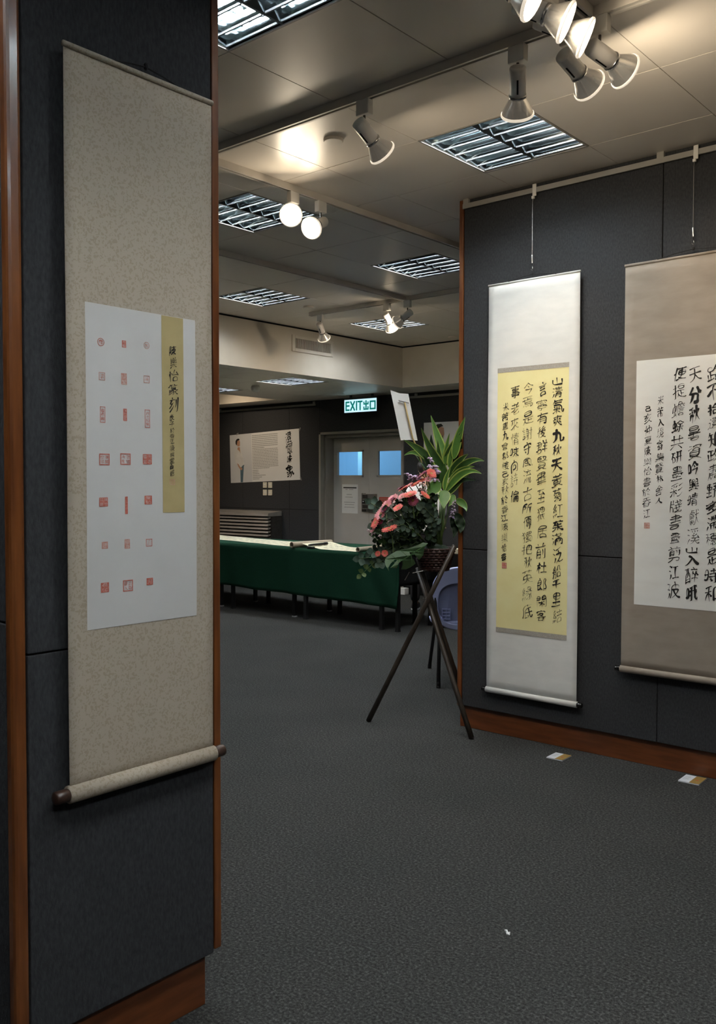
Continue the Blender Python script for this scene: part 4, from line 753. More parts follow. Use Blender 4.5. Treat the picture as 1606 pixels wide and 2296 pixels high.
lamp(-4.985, 6.478, (-.88, -.02, -.44), 'far spotlight turned left with a dark bulb back, right of the pair', watts=SPOT_W*1.4, size=74)

lamp(-9.95, 7.70, (.02, .80, -.62), 'unseen spotlight added in the recess behind the grey pillar to light the exhibition poster', watts=SPOT_W*2.2, size=84)  # added lamp, out of view, brightens the poster wall and recess fascia
# detectors on the ceilings
def detector(x, y, z, r, h, label, dome=False):
    m = MB()
    pr = [(r, z), (r, z-h*.7), (r*.93, z-h), (r*.4, z-h*1.02), (.001, z-h*1.02)] if not dome else [(r*.8, z), (r, z-h*.3), (r*.9, z-h*.75), (r*.5, z-h), (.001, z-h)]
    m.lathe(pr, Matrix.Translation((x, y, 0)), 24)
    tag(m.build('smoke_detector', M_tile if not dome else M_track, smooth=False), label, 'smoke detector')
detector(-2.987, 3.294, ZC, .048, .014, 'round flat disc on the ceiling left of the small near spotlight')
detector(-5.979, 6.247, ZC, .05, .014, 'round flat ceiling disc near the far lighting track end')
detector(-5.955, 8.573, ZC, .05, .014, 'round flat ceiling disc by the cream fascia corner at the right partition')
detector(-8.081, 7.527, ZL, .055, .075, 'drum shaped smoke detector hanging from the lowered ceiling', True)

# air vent in the fascia
r = thing('air_vent', (-6.862, 7.236, 2.845), 'cream air vent grille with dark vertical slats in the fascia', 'air vent')
m = MB(); x0, x1 = -6.866, -6.852
for a in ((6.915, 6.957, 2.843, 3.018), (7.523, 7.557, 2.843, 3.018), (6.957, 7.523, 2.843, 2.880), (6.957, 7.523, 2.983, 3.018)): m.box(x0, x1, *a)
m.build('vent_frame', M_cream, r, bevel=.003)
m = MB(); m.box(-6.8655, -6.864, 6.957, 7.523, 2.880, 2.983); m.build('vent_duct', M_lockdark, r)
m = MB()
for k in range(26):
    y = 6.966+k*.0219; m.box(-6.8635, -6.854, y-.0036, y+.0036, 2.880, 2.983, 0)
m.build('vent_slats', M_cream, r)

# exit sign
r = thing('exit_sign', (-7.805, 9.15, 2.37), 'lit green and white EXIT sign hanging above the double door', 'exit sign')
m = MB(); m.box(-8.085, -7.525, 9.135, 9.175, 2.375, 2.548); m.box(-8.085, -7.525, 9.13, 9.18, 2.548, 2.572); m.box(-8.005, -7.975, 9.15, 9.165, 2.572, ZL); m.box(-7.635, -7.605, 9.15, 9.165, 2.572, ZL)
m.build('housing', M_exitbox, r)
m = MB(); m.box(-8.081, -7.529, 9.131, 9.135, 2.378, 2.546); m.build('lit_face', M_exitface, r)
m = MB(); s = .021
def hb(x0, x1, z0, z1): m.box(-8.081+x0, -8.081+x1, 9.1285, 9.131, 2.378+z0, 2.378+z1)
def dg(x0, z0, x1, z1):
    dx, dz = x1-x0, z1-z0; l = math.hypot(dx, dz); nx, nz = -dz/l*s*.55, dx/l*s*.55
    m.poly([(-8.081+x0+nx, 9.1288, 2.378+z0+nz), (-8.081+x0-nx, 9.1288, 2.378+z0-nz), (-8.081+x1-nx, 9.1288, 2.378+z1-nz), (-8.081+x1+nx, 9.1288, 2.378+z1+nz)])
B0, B1 = .022, .146
hb(.022, .022+s, B0, B1)
for z in (B0, .077, B1-s): hb(.022, .092, z, z+s)
dg(.110, B0, .185, B1); dg(.185, B0, .110, B1)
hb(.205, .205+s, B0, B1)
hb(.232, .318, B1-s, B1); hb(.267, .267+s, B0, B1)
hb(.368, .368+s, B0, B1)
for z0, z1 in ((.090, .130), (B0, .066)): hb(.334, .334+s*.85, z0, z1); hb(.404, .404+s*.85, z0, z1)
for z in (.090, B0): hb(.334, .417, z, z+s*.85)
hb(.440, .440+s, B0, B1-.008); hb(.520, .520+s, B0, B1-.008); hb(.440, .535, B1-.008-s, B1-.008); hb(.440, .535, B0, B0+s)
m.build('letters', M_exitink, r)
# ------------------------------------------------------------------ hanging scrolls
class Frame:
    """a sheet that hangs in front of a wall: u runs to the right, z up, n towards the viewer"""
    def __init__(s, base, U, N, wav=.004, ph=0.0): s.b = Vector(base); s.U = Vector(U); s.N = Vector(N); s.w = wav; s.ph = ph
    def P(s, u, z, off=0.0):
        d = s.w*(sin(u*7+s.ph)*.5+sin(z*5.3+u*3+s.ph*2)*.5)
        return s.b+s.U*u+Vector((0, 0, z))+s.N*(d+off)
    def sheet(s, m, u0, u1, z0, z1, off, nu=14, nz=40, th=0.0, skew=(0, 0), mi=0):
        m.grid([[s.P(u0+(u1-u0)*i/nu+(skew[0]*(1-k/nz)+skew[1]*k/nz)*0, z0+(z1-z0)*k/nz, off) for i in range(nu+1)] for k in range(nz+1)], mi)
def ctm(F, off): return lambda x, y: F.P(x, y, off)
def scroll_body(root, F, u0, u1, z0, z1, m_mount, m_back, rod_r, roller_r, knob, m_knob, knob_len, edge=None):
    m = MB(); F.sheet(m, u0, u1, z0, z1, 0.0)
    m.build('silk_mount', m_mount, root, smooth=True, solid=.0016)
    m = MB(); m.tube([F.P(u0-.002, z1, .001), F.P(u1+.002, z1, .001)], rod_r, 12)
    m.build('top_rod', m_mount, root, smooth=True)
    m = MB(); m.tube([F.P(u0-.003, z0, -.002), F.P(u1+.003, z0, -.002)], roller_r, 20)
    m.build('bottom_roller', m_mount, root, smooth=True)
    for sgn, u in ((-1, u0), (1, u1)):
        m = MB(); a = F.P(u+sgn*.003, z0, -.002); d = F.U*sgn
        m.tube([a, a+d*.004, a+d*knob_len*.8, a+d*knob_len*.96, a+d*knob_len], [knob*.9, knob, knob, knob*.93, knob*.7], 18)
        m.build('roller_knob', m_knob, root, smooth=True)
def hook_set(root_label, x, zrail, F, u, ztop, length, cat='picture hanger'):
    """hook on the rail, steel wire and adjustable clasp"""
    y = RY-.026
    r = thing('hanging_hook', (x, y, zrail), root_label, cat)
    m = MB(); m.box(x-.012, x+.012, y-.004, y, zrail-.045, zrail+.022); m.box(x-.012, x+.004, y-.014, y-.002, zrail-.060, zrail-.045); m.build('rail_hook', M_mount, r, bevel=.002)
    m = MB(); m.tube([(x-.004, y-.008, zrail-.055), (x-.006, y-.010, zrail-.08), (x-.004, y-.014, ztop+.10)], .0016, 6); m.build('wire', M_steel, r)
    m = MB(); m.tube([(x-.004, y-.014, ztop+.105), (x-.004, y-.014, ztop+.10), (x-.002, y-.015, ztop+.06), (x-.001, y-.015, ztop+.045)], [.0045, .0055, .0045, .003], 10)
    m.tube([(x-.001, y-.015, ztop+.045), (x+.003, y-.02, ztop+.03), (x, y-.017, ztop+.018), (x-.008, y-.016, ztop+.026)], .0022, 6)
    m.build('clasp', M_steel, r, smooth=True)
def cord(root, F, u0, u1, um, z, rise, both=True):
    m = MB()
    for e in (u0, u1): m.tube([F.P(e, z+.003, .004), F.P((e+um)/2, z+.003+rise*.55, .003), F.P(um, z+rise, .002)], .0024, 6)
    m.ball(F.P(um, z+rise+.001, .003), .008, 6, sq=(1, .7, 1.2)); m.build('hanging_cord', M_cord, root)
def seal(root, F, u, z, w, h, style, off=.0034, pale=False, ch=None, label=None):
    to3 = ctm(F, off+.0004); ms = M_sealpale if pale else M_seal
    m = MB()
    def rect(a0, a1, c0, c1, o=off): m.poly([F.P(a0, c0, o), F.P(a1, c0, o), F.P(a1, c1, o), F.P(a0, c1, o)])
    t = min(w, h)*.09
    mm = [ms, M_paperdim]
    if style == 'solid':
        m.poly([F.P(u+w/2*a, z+h/2*c, off) for a, c in ((-1, -.92), (-.9, -1), (.92, -1), (1, -.9), (.97, .93), (.9, 1), (-.93, .98), (-1, .9))])
        if ch:
            n = len(ch); rows = n if h > w*1.5 else (2 if n > 2 else n); cols = 1 if rows == n else 2
            for i, c in enumerate(ch):
                cx = u+w*((.25 if i < rows else -.25) if cols == 2 else 0); cy = z+h/2-h*(i % rows+.5)/rows
                write_char(m, c, cx, cy, w*.86/cols, h*.86/rows, min(w/cols, h/rows)*.055, to3, 1, 0, .4, 0)
    elif style in ('frame', 'oval', 'ring'):
        if style == 'frame':
            rect(u-w/2, u+w/2, z-h/2, z-h/2+t); rect(u-w/2, u+w/2, z+h/2-t, z+h/2); rect(u-w/2, u-w/2+t, z-h/2, z+h/2); rect(u+w/2-t, u+w/2, z-h/2, z+h/2)
        else:
            n = 26; P = [[F.P(u+(w/2-q*t*.8)*cos(2*pi*i/n), z+(h/2-q*t*.8)*sin(2*pi*i/n), off) for i in range(n+1)] for q in (0, 1)]; m.grid(P)
        if ch:
            n = len(ch); rows = n if h > w*1.5 else (2 if n > 2 else n); cols = 1 if rows == n else 2; f = .78 if style == 'frame' else .62
            for i, c in enumerate(ch):
                cx = u+w*((.22 if i < rows else -.22) if cols == 2 else 0); cy = z+h*f*(.5-(i % rows+.5)/rows)
                write_char(m, c, cx, cy, w*f/cols, h*f*.95/rows, min(w/cols, h/rows)*(.085 if style != 'oval' else .12), to3, 0, 0, .4, 0)
    o = m.build('seal_stamp', mm, root)
    if label: o['label'] = label
    return o

# --- left scroll on the pillar: rows of red seal prints
F1 = Frame((PX+.030, 0, 0), (0, 1, 0), (1, 0, 0), .003, 1.1)
r1 = thing('hanging_scroll', (PX+.03, 1.385, .715), 'tall beige brocade hanging scroll with rows of red seals, on the grey pillar', 'hanging scroll')
scroll_body(r1, F1, 1.168, 1.604, .722, 2.456, M_brocade, M_brocade, .007, .021, .016, M_rodwood, .036)
m = MB(); F1.sheet(m, 1.218, 1.548, 1.103, 1.878, .0018); m.build('paper_panel', M_paperdim, r1, smooth=True)
m = MB(); F1.sheet(m, 1.439, 1.508, 1.377, 1.877, .0026, 6, 20); m.build('ochre_strip', M_ochre, r1, smooth=True)
m = MB(); to3 = ctm(F1, .0034)
write_column(m, '陳樂怡篆刻', 1.474, 1.474, 1.806, 1.632, .036, .0040, to3)
write_column(m, '庚子於香江陳樂堂自題', 1.469, 1.468, 1.630, 1.468, .021, .0022, to3)
m.build('calligraphy', M_ink, r1)
seal(r1, F1, 1.4685, 1.455, .016, .013, 'frame', .0034, True, '印')
SEALS = [[('oval', .0197, .019, '樂怡'), ('solid', .012, .0175, '長壽'), ('ring', .0174, .0175, '如')],
         [('frame', .0174, .019, '清'), ('solid', .0167, .028, '山堂'), ('frame', .018, .018, '味')],
         [('frame', .015, .038, '書長壽'), ('solid', .011, .030, '江堂'), ('frame', .0158, .045, '月之如意')],
         [('frame', .029, .0276, '陳樂怡印'), ('frame', .030, .0276, '澄懷味象'), ('solid', .0274, .0257, '天香書堂')],
         [('solid', .0244, .022, '陳怡印樂'), ('solid', .008, .043, None), ('solid', .023, .022, '意如')],
         [('solid', .0174, .017, '江'), ('solid', .0158, .0236, '山月'), ('frame', .019, .019, '之日')],
         [('solid', .023, .024, '長印'), ('frame', .029, .028, '古香書人'), ('solid', .0197, .018, '月')]]
SP = [[(1.26, 1.788), (1.262, 1.707), (1.263, 1.616), (1.267, 1.509), (1.264, 1.407), (1.267, 1.303), (1.267, 1.201)],
      [(1.326, 1.791), (1.325, 1.706), (1.327, 1.619), (1.327, 1.511), (1.329, 1.398), (1.331, 1.303), (1.333, 1.2)],
      [(1.393, 1.795), (1.392, 1.711), (1.393, 1.613), (1.392, 1.512), (1.394, 1.41), (1.396, 1.303), (1.398, 1.205)]]
for i, row in enumerate(SEALS):
    for j, (st, w, h, ch) in enumerate(row):
        u, z = SP[j][i]; seal(r1, F1, u, z, w, h, st, .0026, pale=(i == 1 or (i, j) in ((0, 2), (5, 1), (5, 0))), ch=ch)
cord(r1, F1, 1.30, 1.50, 1.395, 2.457, .022)

# --- white scroll with yellow paper
F2 = Frame((0, RY-.030, 0), (1, 0, 0), (0, -1, 0), .004, .3)
r2 = thing('hanging_scroll', (-2.57, RY-.03, .25), 'white hanging scroll with yellow calligraphy panel on the right partition', 'hanging scroll')
scroll_body(r2, F2, -2.852, -2.282, .262, 2.574, M_scrollwhite, M_scrollwhite, .006, .017, .0135, M_rodblack, .030)
m = MB(); F2.sheet(m, -2.787, -2.343, .625, 2.078, .0018); m.build('yellow_paper', M_yellow, r2, smooth=True)
for z0, z1 in ((2.074, 2.100), (.603, .630)):
    m = MB(); F2.sheet(m, -2.788, -2.342, z0, z1, .0026, 14, 2); m.build('brocade_band', M_brocade_grey, r2, smooth=True)
m = MB(); to3 = ctm(F2, .0036)
write_column(m, '山清氣爽九秋天黃菊紅茱滿泛船千里結', -2.406, -2.402, 2.028, .688, .082, .0088, to3)
write_column(m, '言寧有後群賢畢至猥居前杜郎閑客', -2.501, -2.497, 2.018, .690, .080, .0074, to3)
write_column(m, '今焉是謝守風流古所傳獨把秋英緣底', -2.590, -2.584, 2.018, .690, .078, .0062, to3)
write_column(m, '事老來情味向詩偏', -2.669, -2.672, 2.012, 1.325, .068, .0058, to3)
write_column(m, '米芾重九會郡樓己亥秋於香江陳樂怡書', -2.732, -2.737, 1.908, 1.010, .054, .0046, to3)
m.build('calligraphy', M_ink, r2)
seal(r2, F2, -2.736, .985, .031, .033, 'solid', .0036, False, '陳怡印樂')
cord(r2, F2, -2.72, -2.42, -2.566, 2.576, .024)
hook_set('white rail hook and wire holding the white scroll with yellow panel', -2.563, 3.068, F2, 0, 2.598, 0)

# --- taupe scroll at the right edge
F3 = Frame((0, RY-.030, 0), (1, 0, 0), (0, -1, 0), .004, 2.2)
r3 = thing('hanging_scroll', (-1.685, RY-.03, .49), 'wide taupe hanging scroll with white calligraphy panel, cut by the right edge', 'hanging scroll')
scroll_body(r3, F3, -2.031, -1.339, .492, 2.562, M_scrolltan, M_scrolltan, .007, .018, .0135, M_rodblack, .030)
m = MB(); F3.sheet(m, -1.964, -1.405, .833, 2.073, .0018); m.build('white_paper', M_paper, r3, smooth=True)
m = MB(); to3 = ctm(F3, .0028)
write_column(m, '揚帆載月遠相過佳氣蔥蔥聽誦歌', -1.488, -1.488, 2.035, .872, .082, .0080, to3)
write_column(m, '路不拾遺知政肅野多滯穗是時和', -1.574, -1.571, 2.035, .872, .082, .0084, to3)
write_column(m, '天分秋暑資吟興晴獻溪山入醉哦', -1.662, -1.667, 2.032, .870, .080, .0084, to3)
write_column(m, '便提蟾蜍共研墨彩牋書盡剪江波', -1.740, -1.757, 2.030, .872, .080, .0084, to3)
write_column(m, '米芾入境寄集賢林舍人', -1.834, -1.837, 1.895, 1.348, .050, .0046, to3)
write_column(m, '己亥仲夏陳樂怡書於香江', -1.897, -1.904, 1.845, 1.272, .050, .0052, to3)
m.build('calligraphy', M_ink, r3)
seal(r3, F3, -1.900, 1.238, .030, .030, 'solid', .0028, True, '陳怡印樂')
cord(r3, F3, -1.86, -1.51, -1.682, 2.565, .026)
hook_set('white rail hook and wire holding the taupe scroll', -1.678, 3.068, F3, 0, 2.590, 0)

# ------------------------------------------------------------------ labels and scrap on the carpet
def card(x0, x1, y0, y1, label, rz):
    r = thing('caption_card', ((x0+x1)/2, (y0+y1)/2, 0), label, 'caption card', rz=rz)
    w, h = (x1-x0)/2, (y1-y0)/2
    def loc(m): m.v = [WM[r.name] @ p for p in m.v]; return m
    m = MB(); m.box(-w, w, -h, h, .0005, .006); loc(m).build('card_board', M_cardwhite, r)
    m = MB(); m.box(.002, w, -h, h, .006, .0068); m.box(w*.35, w*.62, -h*.15, -h*.02, .0068, .0072, 1); loc(m).build('gold_half', [M_gold, M_red], r)
    m = MB()
    for k in range(4): m.box(-w*.85, -w*(.35-.05*(k % 2)), h*(.5-.25*k), h*(.54-.25*k), .006, .0063)
    loc(m).build('printed_text', M_smallink, r)
card(-2.360, -2.268, 4.28, 4.388, 'white and gold caption card on the carpet below the white scroll', .02)
card(-1.688, -1.588, 4.364, 4.480, 'white and gold caption card on the carpet below the taupe scroll', .03)
m = MB()
P = [(-.016, .012, .002), (-.004, .009, .007), (.004, .002, .004), (.012, .001, .008), (.017, -.010, .003), (.006, -.014, .006), (.001, -.003, .009), (-.010, .003, .005)]
c = Vector((-1.527, 2.520, 0))
m.poly([c+Vector(p) for p in P]); m.poly([c+Vector((p[0]*.96, p[1]*.96, .0008)) for p in reversed(P)])
for i in range(8):
    a, e = P[i], P[(i+1) % 8]; m.quad(c+Vector((a[0]*.96, a[1]*.96, .0008)), c+Vector((e[0]*.96, e[1]*.96, .0008)), c+Vector(e), c+Vector(a))
tag(m.build('paper_scrap', M_scrap), 'tiny torn white paper scrap lying on the open carpet', 'paper scrap')

# ------------------------------------------------------------------ things on the back wall and the door
class Flat:                                    # drawing on a flat printed sheet
    def __init__(s, o, rot, w, h, y): s.o = Vector(o); s.c, s.s = cos(rot), sin(rot); s.w = w; s.h = h; s.y = y
    def P(s, u, v, off=0.0):                   # u,v in 0..1 from the lower left
        a, e = u*s.w, v*s.h
        return Vector((s.o.x+a*s.c-e*s.s, s.y-off, s.o.z+a*s.s+e*s.c))
    def poly(s, m, pts, off, mi=0): m.poly([s.P(u, v, off) for u, v in pts], mi)
    def rect(s, m, u0, u1, v0, v1, off, mi=0): s.poly(m, [(u0, v0), (u1, v0), (u1, v1), (u0, v1)], off, mi)
def sheet_box(m, S, th=.0018, mi=0):
    a = [S.P(u, v, 0) for u, v in ((0, 0), (1, 0), (1, 1), (0, 1))]; c = [S.P(u, v, th) for u, v in ((0, 0), (1, 0), (1, 1), (0, 1))]
    m.rings([a, c], mi)
S = Flat((-10.668, 0, 1.441), radians(1.9), 1.49, .735, BY-.002)
r = thing('exhibition_poster', (-9.92, BY-.002, 1.45), 'wide white exhibition poster with a printed man and large brush title, taped askew', 'poster')
m = MB(); sheet_box(m, S); m.build('poster_sheet', M_print, r)
m = MB(); S.rect(m, .001, .325, .002, .998, .0024); m.build('portrait_background', M_printgrey, r)
m = MB()
S.poly(m, [(.150, .005), (.185, .005), (.195, .18), (.205, .34), (.215, .36), (.150, .36), (.150, .20)], .0028, 0)
S.poly(m, [(.085, .38), (.100, .40), (.128, .34), (.150, .30), (.175, .33), (.205, .38), (.215, .37), (.205, .45), (.175, .62), (.165, .70), (.135, .73), (.108, .70), (.070, .64), (.064, .57)], .0030, 1)
S.poly(m, [(.104, .405), (.125, .385), (.150, .325), (.182, .30), (.180, .265), (.165, .255), (.148, .275), (.120, .335)], .0032, 2)
S.poly(m, [(.112, .695), (.122, .735), (.150, .735), (.154, .66), (.160, .60), (.146, .65)], .0034, 2)
S.poly(m, [(.104, .80), (.112, .86), (.140, .885), (.153, .86), (.157, .825), (.153, .80), (.155, .775), (.143, .752), (.118, .755), (.110, .78)], .0034, 2)
S.poly(m, [(.098, .775), (.088, .82), (.088, .865), (.102, .90), (.128, .918), (.148, .905), (.150, .885), (.138, .878), (.118, .868), (.112, .83), (.108, .79)], .0037, 3)
m.build('printed_figure', [M_jeanprint, M_shirtprint, M_skinprint, M_hairprint], r)
m = MB(); lr = random.Random(3)
def lines(m, v0, v1, n, u0, u1, wmin, wmax, last=.6, th=.4):
    for k in range(n):
        v = v0-(v0-v1)*k/max(1, n-1); h = (v0-v1)/max(1, n-1)*th; u = u0; end = u1 if k < n-1 else u0+(u1-u0)*last
        while u < end-.004:
            w = lr.uniform(wmin, wmax); S.rect(m, u, min(u+w, end), v-h/2, v+h/2, .0026); u += w+.0035
lines(m, .945, .690, 8, .335, .705, .010, .016, .48, .5)
lines(m, .655, .275, 13, .335, .705, .012, .034, .66, .42)
for k, e in enumerate((.42, .42, .43, .52, .47, .43)): 
    v = .235-k*.035; u = .335
    while u < e: w = lr.uniform(.008, .014); S.rect(m, u, min(u+w, e), v-.008, v+.008, .0026); u += w+.003
m.build('printed_text', M_smallink, r)
m = MB(); to3 = lambda x, y: S.P(x/S.w, y/S.h, .003)
for ch, (u, v, sz, w) in zip('澄懷味象', ((.855, .850, .150, .034), (.862, .630, .160, .034), (.862, .415, .125, .026), (.868, .195, .180, .038))):
    write_char(m, ch, u*S.w, v*S.h, sz*.92, sz*1.15, w, to3, 0, .2, 1.3, .4)
m.build('brush_title', M_ink, r)
m = MB()
for u, v, rr in ((1.012, .985, .5), (.12, 1.012, 1.2), (1.01, .02, -.4)):
    c0 = S.P(u, v, .0035); M = Matrix.Translation(c0) @ Matrix.Rotation(rr, 4, 'Y'); m.box(-.011, .011, -.0004, .0004, -.026, .026, 0, M)
m.build('tape_strip', M_tape, r)

S2 = Flat((-6.978, 0, 1.45), 0, .78, .765, BY-.002)
r = thing('portrait_poster', (-6.6, BY-.002, 1.45), 'white poster with a printed dark haired head, behind the green leaves', 'poster')
m = MB(); sheet_box(m, S2); m.build('poster_sheet', M_print, r)
m = MB()
S2.poly(m, [(.20, .05), (.22, .50), (.27, .62), (.33, .66), (.42, .64), (.47, .55), (.50, .05)], .0026, 0)
S2.poly(m, [(.29, .62), (.28, .72), (.24, .80), (.25, .88), (.33, .93), (.40, .90), (.41, .80), (.39, .72), (.38, .66)], .0030, 1)
S2.poly(m, [(.235, .80), (.20, .86), (.21, .92), (.27, .965), (.35, .97), (.39, .93), (.34, .92), (.28, .89), (.265, .82)], .0034, 2)
m.build('printed_figure', [M_shirtprint, M_skinprint, M_hairprint], r)

for i, (x, z, nm) in enumerate(((-9.907, 1.413, 'upper left'), (-9.797, 1.413, 'upper right'), (-9.907, 1.302, 'lower left'), (-9.797, 1.302, 'lower right'))):
    r = thing('light_switch', (x, BY, z), 'ivory wall switch under the exhibition poster, %s of the four' % nm, 'light switch', 'four wall switches under the poster')
    m = MB(); m.box(x-.043, x+.043, BY-.010, BY, z-.043, z+.043); m.build('switch_plate', M_switch, r, bevel=.003)
    m = MB(); m.box(x-.022, x+.022, BY-.0135, BY-.010, z-.004, z+.016); m.build('rocker', M_mount, r, bevel=.002)

# steel louvred cover standing at the wall
r = thing('louvred_cover', (-10.5, 9.27, 0), 'wide steel cover with horizontal louvres standing behind the green table', 'louvred cover')
X0, X1 = -12.4, -9.54
m = MB(); m.box(X0, X1-.01, 9.20, BY, 0, .985, 0); m.build('cover_body', M_lockdark, r)
m = MB()
m.rings([[(x, 9.40, 1.036), (x, 9.13, 1.005), (x, 9.12, .965), (x, 9.14, .960), (x, 9.40, .965)] for x in (X0, X1)], 0); m.build('top_hood', M_louvre, r)
m = MB()
for k in range(18):
    z = .925-k*.050; m.rings([[(x, 9.195, z+.030), (x, 9.150, z+.020), (x, 9.130, z-.004), (x, 9.136, z-.010), (x, 9.195, z+.008)] for x in (X0, X1-.02)], 0)
m.build('louvres', M_louvre, r, smooth=False)

# notices, lock and red sign on the door leaves
yl = 9.645
r = thing('paper_notice', (-8.43, yl, 1.02), 'white paper notice with a black heading on the left door leaf', 'notice')
S3 = Flat((-8.578, 0, 1.022), radians(-.5), .292, .405, yl-.0005); m = MB(); sheet_box(m, S3, .001); m.build('notice_sheet', M_white, r)
m = MB(); S3.rect(m, .08, .92, .865, .905, .0016); m.build('black_heading', M_ink, r)
m = MB(); S = S3
for v, u0, u1 in ((.825, .22, .36), (.825, .45, .72), (.65, .30, .62), (.56, .20, .68), (.38, .14, .82), (.30, .18, .78), (.21, .16, .80)):
    u = u0
    while u < u1: w = lr.uniform(.03, .06); S3.rect(m, u, min(u+w, u1), v-.012, v+.012, .0016); u += w+.012
m.build('printed_text', M_smallink, r)
r = thing('red_notice', (-7.79, yl, 1.16), 'small red notice with white print on the right door leaf', 'notice')
S4 = Flat((-7.900, 0, 1.160), 0, .222, .095, yl-.0005); m = MB(); sheet_box(m, S4, .001); m.build('notice_sheet', M_red, r)
m = MB()
for v, h in ((.72, .10), (.36, .13)):
    u = .08
    while u < .92: w = lr.uniform(.04, .08); S4.rect(m, u, min(u+w, .93), v-h, v+h, .0016); u += w+.022
m.build('printed_text', M_sealpale, r)
r = thing('door_lock', (-8.07, yl, 1.05), 'grey metal box lock with a dark plate across the door gap', 'door lock')
m = MB(); m.box(-8.205, -8.135, yl-.012, yl, 1.052, 1.305); m.build('strike_plate', M_lockdark, r, bevel=.002)
m = MB(); m.box(-8.135, -7.935, yl-.085, yl, 1.085, 1.30); m.build('lock_case', M_lock, r, bevel=.005)
m = MB(); m.box(-8.125, -8.035, yl-.088, yl-.085, 1.235, 1.285); m.box(-8.125, -8.035, yl-.088, yl-.085, 1.10, 1.145); m.build('key_plates', M_lockdark, r, bevel=.002)
m = MB(); m.box(-8.128, -8.030, yl-.089, yl-.085, 1.165, 1.208, 0); m.box(-8.078, -8.034, yl-.0905, yl-.089, 1.170, 1.203, 1); m.build('status_window', [M_black, mat('dark_red_indicator', (.10, .012, .008), .3, color2=(.12, .016, .01), scale=20)], r)
m = MB(); m.lathe([(.013, 0), (.013, .012), (.009, .014), (.001, .014)], Matrix.Translation((-8.105, yl-.088, 1.187)) @ Matrix.Rotation(pi/2, 4, 'X'), 14); m.build('lock_button', M_steel, r, smooth=True)
m = MB(); m.box(-7.30, -7.21, 9.33, BY-.005, 0, .085); tag(m.build('door_stop_block', M_whitemetal, bevel=.004), 'small white block on the floor at the right door jamb', 'door stop')
# ------------------------------------------------------------------ green table row
def table(x0, x1, y0, y1, label, extra=None):
    r = thing('folding_table', ((x0+x1)/2, (y0+y1)/2, 0), label, 'table', 'tables under the green cloth')
    m = MB(); m.box(x0-.04, x1+.04, y0-.03, y1+.03, .722, .747); m.box(x0-.02, x1+.02, y0-.01, y1+.01, .66, .722); m.build('tabletop', M_legblack, r, bevel=.003)
    for x in (x0, x1)+((extra,) if extra else ()):
        for y in (y0, y1):
            m = MB(); m.box(x-.019, x+.019, y-.019, y+.019, .012, .70); l = m.build('leg', M_legblack, r, bevel=.002)
            m = MB(); m.box(x-.021, x+.021, y-.021, y+.021, 0, .014); m.build('foot_cap', M_cap if abs(x+6.93) < .02 or abs(x+8.17) < .02 else M_legblack, l)
    return r
table(-6.72, -5.68, 6.98, 7.52, 'black legged table at the right end under the green cloth', extra=-5.478)
table(-7.92, -6.93, 7.02, 7.58, 'black legged table in the middle under the green cloth')
table(-9.20, -8.17, 7.06, 7.60, 'black legged table at the left under the green cloth')
# the felt cloth: top, long front drop, right side drop
m = MB(); CX0, CX1, CY0, CY1, CZ = -9.5, -5.43, 6.935, 7.90, .752
def fold(x, z):
    d = .008*sin(x*9)+.006*sin(x*21+1)
    k = max(0, 1-(CX1-x)/1.1)                       # diagonal folds near the right corner
    d += k*.022*sin(16*(x-CX1)+9*(z-.75))
    return d*(CZ-z)/.5
nx = 90; rows = []
zb = lambda x: .232+.045*min(1, (CX1-x)/2.6)+.004*sin(x*7)
m.grid([[(CX0+(CX1-CX0)*i/nx, CY0+(CY1-CY0)*j/8+(0.0 if j else .004), CZ) for i in range(nx+1)] for j in range(9)])
fr_ = []
for k in range(15):
    row = []
    for i in range(nx+1):
        x = CX0+(CX1-CX0)*i/nx; z = CZ-(CZ-zb(x))*k/14; row.append((x, CY0-.004*min(k, 1)-fold(x, z), z))
    fr_.append(row)
m.grid(fr_)
tag(m.build('tablecloth', M_cloth, smooth=True, solid=.002), 'dark green felt tablecloth draped over the long row of tables', 'tablecloth')

m = MB()
m.grid([[(CX1-.012+.012*(CZ-z)/.3+.006*sin(y*16)*(CZ-z)/.3, y, z) for y in [CY0+.015+.62*j/14 for j in range(15)]] for z in [CZ-.006-(.30)*k/8 for k in range(9)]])
tag(m.build('side_drape', M_blackcloth, smooth=True, solid=.002), 'black cloth hanging over the right end of the green table row', 'drape')
